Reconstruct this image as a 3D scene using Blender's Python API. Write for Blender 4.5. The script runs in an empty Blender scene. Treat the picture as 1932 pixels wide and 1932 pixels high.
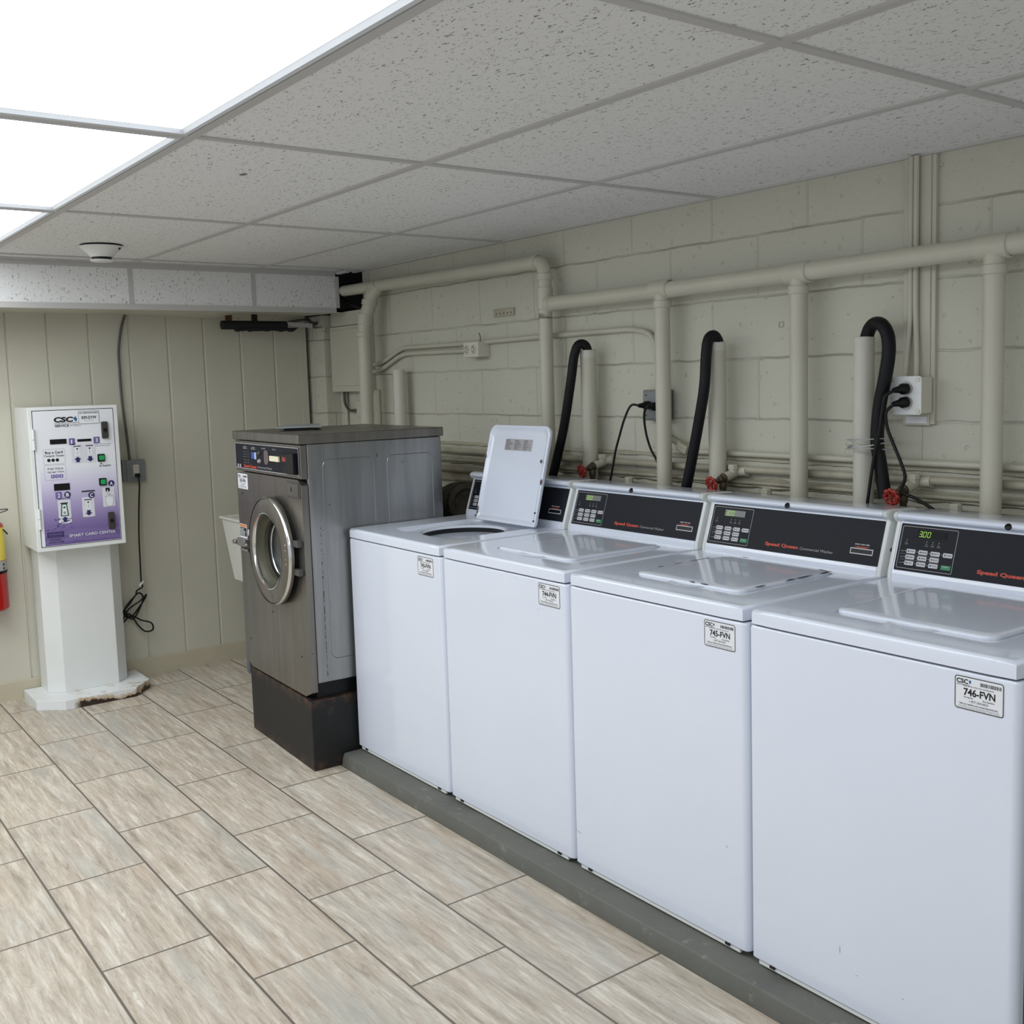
import bpy, bmesh, math, random
from mathutils import Vector, Matrix

random.seed(7)
S = bpy.context.scene
COL = S.collection

# ------------------------------------------------------------------ camera, world, exposure
R_ = Vector((0.60938, 0.79237, -0.02816)).normalized()
F_ = Vector((-0.79062, 0.60379, -0.10182)).normalized()
U_ = R_.cross(F_).normalized()
R_ = F_.cross(U_).normalized()
cam_data = bpy.data.cameras.new('camera')
cam = bpy.data.objects.new('camera', cam_data)
COL.objects.link(cam)
M = Matrix.Identity(4)
for i in range(3):
    M[i][0], M[i][1], M[i][2] = R_[i], U_[i], -F_[i]
M[0][3], M[1][3], M[2][3] = 3.5986, -1.8439, 1.4603
cam.matrix_world = M
cam_data.sensor_width = 36
cam_data.sensor_fit = 'HORIZONTAL'
cam_data.lens = 1994.1 / 1932 * 36
cam_data.shift_x = (966 - 1012.9) / 1932
cam_data.shift_y = (919.97 - 966) / 1932
cam_data.clip_start = 0.02
S.camera = cam

world = bpy.data.worlds.new('world')
S.world = world
world.use_nodes = True
world.node_tree.nodes['Background'].inputs[0].default_value = (0.9, 0.95, 1, 1)
world.node_tree.nodes['Background'].inputs[1].default_value = 0.66
S.view_settings.view_transform = 'Standard'
S.view_settings.look = 'None'
S.view_settings.gamma = 1
S.view_settings.use_curve_mapping = False
S.view_settings.exposure = 0.0
LIGHT = 6.0          # brightness of the ceiling diffusers
LIGHT_COL = (0.93, 0.975, 1.0)

# ------------------------------------------------------------------ measures
CEIL = 2.052
WALL_Y = 0.864
FAR_X = -1.88
XMAX, YMIN = 5.2, -3.9
PITCH, W = 0.66, 0.65

# ------------------------------------------------------------------ materials
MATS = {}


def srgb(r, g, b):
    def f(c):
        c /= 255
        return c / 12.92 if c <= 0.04045 else ((c + 0.055) / 1.055) ** 2.4
    return (f(r), f(g), f(b), 1)


class NT:
    def __init__(s, name):
        s.m = bpy.data.materials.new(name)
        s.m.use_nodes = True
        s.t = s.m.node_tree
        s.b = s.t.nodes['Principled BSDF']
        s.co = None

    def n(s, typ, **kw):
        nd = s.t.nodes.new(typ)
        for k, v in kw.items():
            if k.startswith('i_'):
                nd.inputs[int(k[2:]) if k[2:].isdigit() else k[2:].replace('_', ' ')].default_value = v
            else:
                setattr(nd, k, v)
        return nd

    def l(s, a, b):
        s.t.links.new(a, b)

    def coord(s):
        if not s.co:
            s.co = s.n('ShaderNodeTexCoord').outputs['Object']
        return s.co

    def mapping(s, scale=(1, 1, 1), loc=(0, 0, 0), src=None):
        m = s.n('ShaderNodeMapping')
        m.inputs['Scale'].default_value = scale
        m.inputs['Location'].default_value = loc
        s.l(src or s.coord(), m.inputs['Vector'])
        return m.outputs[0]

    def noise(s, vec, scale, detail=4, rough=0.5, dist=0.0, dim='3D'):
        n = s.n('ShaderNodeTexNoise', noise_dimensions=dim)
        n.inputs['Scale'].default_value = scale
        n.inputs['Detail'].default_value = detail
        n.inputs['Roughness'].default_value = rough
        n.inputs['Distortion'].default_value = dist
        s.l(vec, n.inputs['Vector'])
        return n

    def ramp(s, src, stops):
        r = s.n('ShaderNodeValToRGB')
        el = r.color_ramp.elements
        while len(el) < len(stops):
            el.new(0.5)
        for e, (p, c) in zip(el, stops):
            e.position = p
            e.color = c if len(c) == 4 else (*c, 1)
        s.l(src, r.inputs[0])
        return r.outputs[0]

    def mix(s, fac, a, b, mode='MIX'):
        m = s.n('ShaderNodeMix', data_type='RGBA', blend_type=mode)
        for sock, v in ((m.inputs[0], fac), (m.inputs[6], a), (m.inputs[7], b)):
            if isinstance(v, (int, float, tuple)):
                sock.default_value = v
            else:
                s.l(v, sock)
        return m.outputs[2]

    def math(s, op, a, b=0.0, c=None, clamp=False):
        m = s.n('ShaderNodeMath', operation=op, use_clamp=clamp)
        for i, v in enumerate((a, b) if c is None else (a, b, c)):
            if isinstance(v, (int, float)):
                m.inputs[i].default_value = v
            else:
                s.l(v, m.inputs[i])
        return m.outputs[0]

    def bump(s, h, strength=0.3, dist=0.01, prev=None):
        b = s.n('ShaderNodeBump')
        b.inputs['Strength'].default_value = strength
        b.inputs['Distance'].default_value = dist
        s.l(h, b.inputs['Height'])
        if prev:
            s.l(prev, b.inputs['Normal'])
        s.l(b.outputs[0], s.b.inputs['Normal'])
        return b.outputs[0]

    def base(s, c):
        if isinstance(c, tuple):
            s.b.inputs['Base Color'].default_value = c
        else:
            s.l(c, s.b.inputs['Base Color'])


GREY0, GREY1 = (0, 0, 0, 1), (1, 1, 1, 1)


def simple(name, col, rough=0.5, metal=0.0, coat=0.0, spec=None, var=0.06, vs=12, bump=0.0, bs=60):
    if name in MATS:
        return MATS[name]
    t = NT(name)
    if var:
        n = t.noise(t.coord(), vs, 5)
        c2 = tuple(max(0, x * (1 - var * 2.2)) for x in col[:3]) + (1,)
        t.base(t.mix(t.math('MULTIPLY', t.math('SUBTRACT', n.outputs[0], 0.35), 1.6, clamp=True), col, c2))
    else:
        t.base(col)
    t.b.inputs['Roughness'].default_value = rough
    t.b.inputs['Metallic'].default_value = metal
    t.b.inputs['Coat Weight'].default_value = coat
    if spec is not None:
        t.b.inputs['Specular IOR Level'].default_value = spec
    if bump:
        t.bump(t.noise(t.coord(), bs, 3).outputs[0], bump, 0.002)
    MATS[name] = t.m
    return t.m


def mat_enamel():
    t = NT('white_enamel')
    n = t.noise(t.coord(), 3.0, 4)
    sm = t.noise(t.mapping((3, 3, 1)), 7, 6, 0.7)
    smear = t.ramp(sm.outputs[0], [(0.66, GREY0), (0.84, (0.2, 0.2, 0.2, 1))])
    c = t.mix(n.outputs[0], srgb(226, 232, 246), srgb(219, 226, 241))
    t.base(t.mix(smear, c, srgb(190, 192, 192)))
    t.b.inputs['Roughness'].default_value = 0.16
    t.b.inputs['Coat Weight'].default_value = 0.5
    t.b.inputs['Coat Roughness'].default_value = 0.06
    t.bump(t.noise(t.coord(), 6, 2).outputs[0], 0.05, 0.004)
    return t.m


def mat_block():
    t = NT('painted_block')
    co = t.coord()
    sep = t.n('ShaderNodeSeparateXYZ')
    t.l(co, sep.inputs[0])
    comb = t.n('ShaderNodeCombineXYZ')
    wob = t.noise(co, 9, 3)
    wz = t.math('MULTIPLY', t.math('SUBTRACT', wob.outputs[0], 0.5), 0.016)
    t.l(t.math('ADD', t.math('ADD', sep.outputs[0], sep.outputs[1]), -0.07 - WALL_Y + 0.2 + 4.0), comb.inputs[0])
    t.l(t.math('ADD', t.math('ADD', sep.outputs[2], -0.108 + 0.4), wz), comb.inputs[1])

    def brick(ms, sm):
        b = t.n('ShaderNodeTexBrick', offset=0.5, offset_frequency=2)
        b.inputs['Scale'].default_value = 1
        b.inputs['Mortar Size'].default_value = ms
        b.inputs['Mortar Smooth'].default_value = sm
        b.inputs['Bias'].default_value = 0
        b.inputs['Brick Width'].default_value = 0.4
        b.inputs['Row Height'].default_value = 0.2
        t.l(comb.outputs[0], b.inputs['Vector'])
        return b
    wide = brick(0.006, 0.8)
    thin = brick(0.0016, 0.3)
    # horizontal joints read stronger than head joints
    fr = t.math('FRACT', t.math('MULTIPLY', t.math('ADD', t.math('ADD', sep.outputs[2], -0.108 + 0.4), wz), 5.0))
    dist = t.math('ABSOLUTE', t.math('SUBTRACT', fr, 0.5))
    bed = t.math('GREATER_THAN', dist, 0.488)
    vis = t.noise(co, 2.3, 4, 0.6)
    vis_r = t.ramp(vis.outputs[0], [(0.42, (0.1, 0.1, 0.1, 1)), (0.56, GREY1)])
    crack = t.math('MULTIPLY', t.math('MULTIPLY', bed, vis_r), 0.55)
    head = t.math('MULTIPLY', thin.outputs[1], t.math('MULTIPLY', vis_r, 0.18))
    base = t.mix(t.noise(co, 1.7, 5).outputs[0], srgb(208, 207, 193), srgb(192, 191, 177))
    grit = t.ramp(t.noise(co, 23, 8, 0.7).outputs[0], [(0.30, (0.42, 0.39, 0.33, 1)), (0.37, GREY1)])
    base = t.mix(0.55, base, t.mix(1.0, base, grit, 'MULTIPLY'))
    base = t.mix(t.math('MAXIMUM', crack, head), base, srgb(112, 106, 90))
    t.base(base)
    t.b.inputs['Roughness'].default_value = 0.5
    t.b.inputs['Specular IOR Level'].default_value = 0.35
    h1 = t.math('SUBTRACT', t.math('MULTIPLY', t.noise(co, 70, 6, 0.65).outputs[0], 0.45), t.math('MULTIPLY', wide.outputs[1], 0.45))
    h2 = t.math('SUBTRACT', h1, t.math('MULTIPLY', bed, 0.9))
    pits = t.ramp(t.noise(co, 38, 2).outputs[0], [(0.26, GREY0), (0.32, GREY1)])
    h3 = t.math('ADD', h2, t.math('MULTIPLY', pits, 0.5))
    t.bump(h3, 0.8, 0.007)
    return t.m


def mat_floor():
    t = NT('travertine_floor_tile')
    co = t.coord()
    vec = t.mapping((1, 1, 1), (-0.0454 + 0.5648 * 20, 1.206 + 0.2843 * 20, 0))

    def brick(ms):
        b = t.n('ShaderNodeTexBrick', offset=0.5, offset_frequency=2)
        b.inputs['Scale'].default_value = 1
        b.inputs['Mortar Size'].default_value = ms
        b.inputs['Mortar Smooth'].default_value = 0.1
        b.inputs['Bias'].default_value = 0
        b.inputs['Brick Width'].default_value = 0.5648
        b.inputs['Row Height'].default_value = 0.2843
        b.inputs['Color1'].default_value = (0, 0, 0, 1)
        b.inputs['Color2'].default_value = (1, 1, 1, 1)
        b.inputs['Mortar'].default_value = (0.5, 0.5, 0.5, 1)
        t.l(vec, b.inputs['Vector'])
        return b
    br = brick(0.0034)
    tint = br.outputs[0]
    off = t.n('ShaderNodeVectorMath', operation='MULTIPLY_ADD')
    t.l(tint, off.inputs[0])
    off.inputs[1].default_value = (7.3, 3.1, 5.7)
    t.l(co, off.inputs[2])
    v2 = off.outputs[0]
    m1 = t.mapping((1.3, 13, 1), src=v2)
    streak = t.noise(m1, 3.6, 11, 0.74, 0.35)
    blot = t.noise(t.mapping((1.5, 8, 1), src=v2), 1.6, 5, 0.6, 0.3)
    c = t.ramp(streak.outputs[0], [(0.32, srgb(146, 136, 122)), (0.45, srgb(178, 167, 152)), (0.55, srgb(197, 188, 174)), (0.67, srgb(222, 216, 204))])
    c = t.mix(t.ramp(blot.outputs[0], [(0.48, GREY0), (0.72, (0.45, 0.45, 0.45, 1))]), c, srgb(188, 166, 146))
    cool = t.noise(t.mapping((0.9, 7, 1), (5, 2, 0), src=v2), 1.7, 4, 0.5)
    c = t.mix(t.ramp(cool.outputs[0], [(0.52, GREY0), (0.72, (0.6, 0.6, 0.6, 1))]), c, srgb(172, 172, 166))
    vein = t.noise(t.mapping((4, 17, 1), (3, 1, 0), src=v2), 3.6, 10, 0.75, 0.9)
    c = t.mix(t.ramp(vein.outputs[0], [(0.33, (0.6, 0.6, 0.6, 1)), (0.43, GREY0)]), c, srgb(140, 130, 118))
    spk = t.noise(v2, 95, 4, 0.7)
    c = t.mix(t.ramp(spk.outputs[0], [(0.27, (0.55, 0.55, 0.55, 1)), (0.35, GREY0)]), c, srgb(125, 114, 102))
    c = t.mix(t.ramp(spk.outputs[0], [(0.66, GREY0), (0.74, (0.6, 0.6, 0.6, 1))]), c, srgb(226, 222, 212))
    c = t.mix(br.outputs[1], c, srgb(104, 96, 87))
    t.base(c)
    rr = t.math('MULTIPLY_ADD', streak.outputs[0], 0.2, 0.33)
    t.l(rr, t.b.inputs['Roughness'])
    t.b.inputs['Specular IOR Level'].default_value = 0.4
    h = t.math('SUBTRACT', t.math('MULTIPLY', streak.outputs[0], 0.18), br.outputs[1])
    t.bump(h, 0.4, 0.0015)
    return t.m


def mat_ceiling_tile(name='acoustic_tile', plane='XY'):
    t = NT(name)
    co = t.coord()
    if plane == 'XY':
        v = t.mapping((0.62, 1.25, 1))
    else:
        v = t.mapping((1, 1.25, 0.75))
    a = t.noise(v, 112, 3, 0.6, 1.0)
    big = t.noise(co, 2.0, 2)
    thr = t.math('ADD', a.outputs[0], t.math('MULTIPLY', t.math('SUBTRACT', big.outputs[0], 0.5), 0.05))
    fl = t.ramp(thr, [(0.343, GREY1), (0.383, GREY0)])
    c = t.mix(fl, srgb(230, 231, 232), srgb(128, 125, 119))
    t.base(c)
    t.b.inputs['Roughness'].default_value = 0.9
    t.b.inputs['Specular IOR Level'].default_value = 0.15
    h = t.math('SUBTRACT', t.math('MULTIPLY', t.noise(co, 160, 3).outputs[0], 0.3), fl)
    t.bump(h, 0.5, 0.002)
    return t.m


def mat_steel(name='brushed_steel', tint=(0.25, 0.235, 0.21, 1), axis='X', rough=0.34):
    t = NT(name)
    co = t.coord()
    sc = (5, 5, 120) if axis == 'Z' else (90, 90, 1.5)
    st = t.noise(t.mapping(sc), 4, 4, 0.6)
    drip = t.noise(t.mapping((16, 16, 1.1)), 1.5, 6, 0.65, 0.4)
    blot = t.noise(co, 5, 5, 0.6)
    c = t.mix(t.ramp(drip.outputs[0], [(0.35, GREY0), (0.7, GREY1)]), tint, tuple(x * 0.74 for x in tint[:3]) + (1,))
    dirt = t.ramp(t.noise(co, 30, 2).outputs[0], [(0.22, GREY1), (0.26, GREY0)])
    c = t.mix(t.math('MULTIPLY', dirt, 0.7), c, (0.03, 0.025, 0.02, 1))
    t.base(c)
    t.b.inputs['Metallic'].default_value = 0.88
    r = t.math('ADD', t.math('MULTIPLY', st.outputs[0], 0.14), t.math('MULTIPLY', blot.outputs[0], 0.22))
    t.l(t.math('ADD', r, rough - 0.16), t.b.inputs['Roughness'])
    t.bump(t.noise(co, 3.5, 2).outputs[0], 0.12, 0.01)
    return t.m


def mat_rusty_white(name='chipped_white_paint', z0=0.0, z1=0.03):
    t = NT(name)
    co = t.coord()
    sep = t.n('ShaderNodeSeparateXYZ')
    t.l(co, sep.inputs[0])
    n = t.noise(co, 18, 7, 0.65)
    n2 = t.noise(co, 5, 3)
    # chips at the lower front edge, only right of the middle
    k = t.math('ADD', t.math('MULTIPLY', t.math('SUBTRACT', n.outputs[0], 0.5), 0.09), t.math('MULTIPLY', n2.outputs[0], 0.03))
    lim = t.math('SUBTRACT', t.math('ADD', k, 0.004), sep.outputs[2])
    side = t.math('MULTIPLY', t.math('ADD', sep.outputs[1], 0.12), 30, clamp=True)
    chip = t.math('MULTIPLY', t.math('MULTIPLY', lim, 300, clamp=True), side)
    stain = t.math('MULTIPLY', t.math('MULTIPLY', t.math('ADD', lim, 0.022), 60, clamp=True), side)
    spots = t.ramp(t.noise(co, 42, 2).outputs[0], [(0.24, GREY1), (0.27, GREY0)])
    c = t.mix(t.math('MULTIPLY', stain, t.math('ADD', 0.25, n.outputs[0])), srgb(226, 229, 230), srgb(176, 140, 82))
    c = t.mix(t.math('MULTIPLY', chip, 1.0), c, srgb(48, 34, 26))
    c = t.mix(t.math('MULTIPLY', spots, 0.6), c, srgb(110, 96, 80))
    t.base(c)
    t.b.inputs['Roughness'].default_value = 0.4
    return t.m


def mat_art():
    # printed kiosk artwork: white above, fading to a purple ground (a print, fixed to the panel)
    t = NT('printed_purple_artwork')
    co = t.coord()
    sep = t.n('ShaderNodeSeparateXYZ')
    t.l(co, sep.inputs[0])
    mr = t.n('ShaderNodeMapRange')
    mr.inputs['From Min'].default_value = 0.765
    mr.inputs['From Max'].default_value = 1.12
    t.l(sep.outputs[2], mr.inputs['Value'])
    c = t.ramp(mr.outputs[0], [(0.0, srgb(98, 80, 138)), (0.25, srgb(122, 104, 158)), (0.55, srgb(172, 160, 200)), (0.8, srgb(208, 203, 226)), (1.0, srgb(226, 228, 236))])
    w = t.n('ShaderNodeTexWave', wave_type='BANDS', bands_direction='Z')
    w.inputs['Scale'].default_value = 9
    w.inputs['Distortion'].default_value = 2.5
    t.l(co, w.inputs['Vector'])
    msk = t.math('MULTIPLY', t.math('SUBTRACT', 0.3, mr.outputs[0]), 1.2, clamp=True)
    c = t.mix(t.math('MULTIPLY', msk, w.outputs[1]), c, srgb(150, 136, 184))
    t.base(c)
    t.b.inputs['Roughness'].default_value = 0.35
    return t.m


def mat_diffuser():
    t = NT('prismatic_diffuser')
    co = t.coord()
    v = t.n('ShaderNodeTexVoronoi')
    v.inputs['Scale'].default_value = 130
    v.inputs['Randomness'].default_value = 0.0
    t.l(co, v.inputs['Vector'])
    st = t.math('MULTIPLY_ADD', v.outputs[0], -0.35 * LIGHT, LIGHT * 1.12)
    t.base((0.8, 0.8, 0.8, 1))
    t.b.inputs['Emission Color'].default_value = (*LIGHT_COL, 1)
    t.l(st, t.b.inputs['Emission Strength'])
    t.b.inputs['Roughness'].default_value = 0.4
    return t.m


def emit(name, col, s):
    t = NT(name)
    t.base((0.01, 0.02, 0.0, 1))
    t.b.inputs['Emission Color'].default_value = col
    t.b.inputs['Emission Strength'].default_value = s
    return t.m


def mat_black_plinth():
    t = NT('scuffed_black_paint')
    co = t.coord()
    n = t.noise(co, 26, 8, 0.7)
    sep = t.n('ShaderNodeSeparateXYZ')
    t.l(co, sep.inputs[0])
    edge = t.math('ADD', t.math('MULTIPLY', t.math('SUBTRACT', sep.outputs[2], 0.235), 26, clamp=True),
                  t.math('MULTIPLY', t.math('SUBTRACT', 0.05, sep.outputs[2]), 16, clamp=True))
    rust = t.math('MULTIPLY', edge, t.ramp(n.outputs[0], [(0.45, GREY0), (0.62, GREY1)]))
    sc = t.ramp(t.noise(co, 12, 8, 0.75).outputs[0], [(0.62, GREY0), (0.74, (0.35, 0.35, 0.35, 1))])
    c = t.mix(sc, srgb(19, 19, 20), srgb(74, 69, 63))
    c = t.mix(rust, c, srgb(88, 62, 44))
    t.base(c)
    t.b.inputs['Roughness'].default_value = 0.55
    t.bump(n.outputs[0], 0.25, 0.003)
    return t.m


def mat_concrete():
    t = NT('grey_painted_concrete')
    co = t.coord()
    n = t.noise(co, 9, 8, 0.7)
    c = t.mix(n.outputs[0], srgb(104, 105, 99), srgb(86, 87, 82))
    ch = t.ramp(t.noise(co, 16, 9, 0.75).outputs[0], [(0.58, GREY0), (0.66, (0.7, 0.7, 0.7, 1))])
    c = t.mix(ch, c, srgb(136, 136, 130))
    t.base(c)
    t.b.inputs['Roughness'].default_value = 0.6
    t.bump(n.outputs[0], 0.3, 0.006)
    return t.m


ENAMEL = mat_enamel()
BLOCK = mat_block()
FLOOR = mat_floor()
TILE = mat_ceiling_tile()
TILEV = mat_ceiling_tile('acoustic_tile_upright', 'YZ')
STEEL = mat_steel()
STEEL2 = mat_steel('brushed_steel_side', (0.36, 0.365, 0.36, 1), 'Z', 0.3)  # same steel as the front; the faces' differing brightness is painted into the tints
RUSTW = mat_rusty_white()
ART = mat_art()
DIFF = mat_diffuser()
PLINTH = mat_black_plinth()
CONC = mat_concrete()
GLOW = emit('green_digit_glow', (0.50, 0.95, 0.12, 1), 0.9)
TBAR = simple('ceiling_bar_paint', srgb(192, 191, 190), 0.5, var=0.02)
LTFRAME = simple('fixture_frame_metal', srgb(196, 200, 206), 0.35, 0.0, var=0.02)
CREAM = simple('cream_gloss_paint', srgb(196, 193, 178), 0.38, var=0.05, vs=6, bump=0.12, bs=30)
CREAMD = simple('cream_paint_grimy', srgb(180, 175, 156), 0.5, var=0.2, vs=14, bump=0.3, bs=40)
PANEL = simple('cream_wall_panel', srgb(198, 195, 180), 0.42, var=0.05, vs=3, bump=0.06, bs=30)
BASEB = simple('tan_rubber_baseboard', srgb(188, 180, 158), 0.5, var=0.05)
WHITE = simple('white_powder_coat', srgb(226, 229, 228), 0.36, var=0.03, vs=8)
WPRINT = simple('white_sticker', srgb(228, 230, 236), 0.35, var=0)
INK = simple('black_ink', srgb(18, 18, 24), 0.45, var=0)
GREYINK = simple('grey_ink', srgb(120, 120, 128), 0.5, var=0)
WINK = simple('white_ink', srgb(226, 228, 232), 0.45, var=0)
SILVER = simple('silver_ink', srgb(168, 166, 168), 0.4, var=0)
REDINK = simple('red_ink', srgb(196, 66, 44), 0.5, var=0)
NAVY = simple('navy_ink', srgb(44, 36, 92), 0.45, var=0)
PURP = simple('purple_ink', srgb(112, 96, 156), 0.45, var=0)
LILAC = simple('pale_label', srgb(214, 214, 224), 0.4, var=0)
BLUEINK = simple('blue_ink', srgb(30, 92, 150), 0.4, var=0)
CONSOLE = simple('charcoal_overlay', srgb(27, 30, 38), 0.45, var=0.03, vs=20, spec=0.15)
LCD = simple('grey_lcd_glass', srgb(104, 106, 103), 0.35, var=0)
DLCD = simple('dark_display_glass', srgb(16, 18, 18), 0.45, var=0, spec=0.15)
KEY = simple('grey_keypad', srgb(196, 198, 204), 0.45, var=0)
GREENK = simple('green_key', srgb(24, 128, 82), 0.45, var=0)
GREENB = simple('green_push_button', srgb(28, 160, 84), 0.35, var=0)
BLACKP = simple('black_plastic', srgb(12, 12, 14), 0.4, var=0, spec=0.3)
RUBBER = simple('black_rubber', srgb(14, 15, 18), 0.5, spec=0.25, var=0.25, vs=30, bump=0.2, bs=70)
CORD = simple('black_cord', srgb(12, 12, 13), 0.45, var=0, spec=0.3)
DARK = simple('dark_void', srgb(8, 8, 8), 0.9, var=0)
CHROME = simple('polished_steel', (0.72, 0.72, 0.72, 1), 0.16, 1.0, var=0.02)
DULL = simple('dull_grey_metal', srgb(96, 96, 94), 0.5, 0.55, var=0.1)
ZINC = simple('galvanised_box', srgb(132, 136, 138), 0.45, 0.25, var=0.08)
BRASS = simple('tarnished_brass', srgb(84, 74, 58), 0.5, 0.5, var=0.2)
REDW = simple('red_valve_paint', srgb(150, 38, 28), 0.4, var=0.15)
REDX = simple('red_cylinder_paint', srgb(170, 22, 18), 0.3, coat=0.3, var=0.03)
YEL = simple('yellow_label', srgb(226, 206, 84), 0.45, var=0)
PVC = simple('unpainted_white_pvc', srgb(205, 203, 192), 0.4, var=0.06, vs=10)
IVORY = simple('ivory_plastic', srgb(214, 210, 196), 0.4, var=0)
TUBW = simple('white_laundry_tub', srgb(214, 214, 206), 0.45, var=0.04)
TUBL = simple('grey_tub_leg', srgb(126, 132, 140), 0.45, 0.3, var=0.04)
DUST = simple('dusty_foil_duct', srgb(92, 86, 74), 0.85, var=0.4, vs=24, bump=0.5, bs=30)
RUSTM = simple('rusty_steel', srgb(84, 50, 32), 0.8, var=0.3, vs=30)
CHIP = simple('chipped_enamel_dark', srgb(40, 32, 30), 0.7, var=0.2, vs=60)
GASKET = simple('yellowed_gasket', srgb(66, 64, 48), 0.5, var=0.15, vs=14)
FRIDGEGREY = simple('grey_lid_plate', srgb(150, 158, 160), 0.35, 0.2, var=0.03)
INSUL = simple('black_foam_insulation', srgb(12, 13, 17), 0.75, var=0.2, vs=30)
EDGEW = simple('white_moulding', srgb(218, 220, 216), 0.35, var=0.02)
DRUM = simple('drum_steel', (0.10, 0.105, 0.11, 1), 0.3, 1.0, var=0.2)
TINT = NT('door_glass')
TINT.base((0.05, 0.06, 0.06, 1))
TINT.b.inputs['Alpha'].default_value = 0.10
TINT.b.inputs['Roughness'].default_value = 0.05
GLASS = TINT.m

# ------------------------------------------------------------------ object helpers
ORG = {}


def thing(name, label, cat, loc, group=None):
    o = bpy.data.objects.new(name, None)
    o.empty_display_size = 0.05
    COL.objects.link(o)
    o.location = loc
    ORG[o.name] = Vector(loc)
    o['label'] = label
    o['category'] = cat
    if group:
        o['group'] = group
    return o


def tag(o, label, cat, group=None):
    o['label'] = label
    o['category'] = cat
    if group:
        o['group'] = group
    return o


def struct(o, label=None):
    o['kind'] = 'structure'
    if label:
        o['label'] = label
    return o


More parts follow.
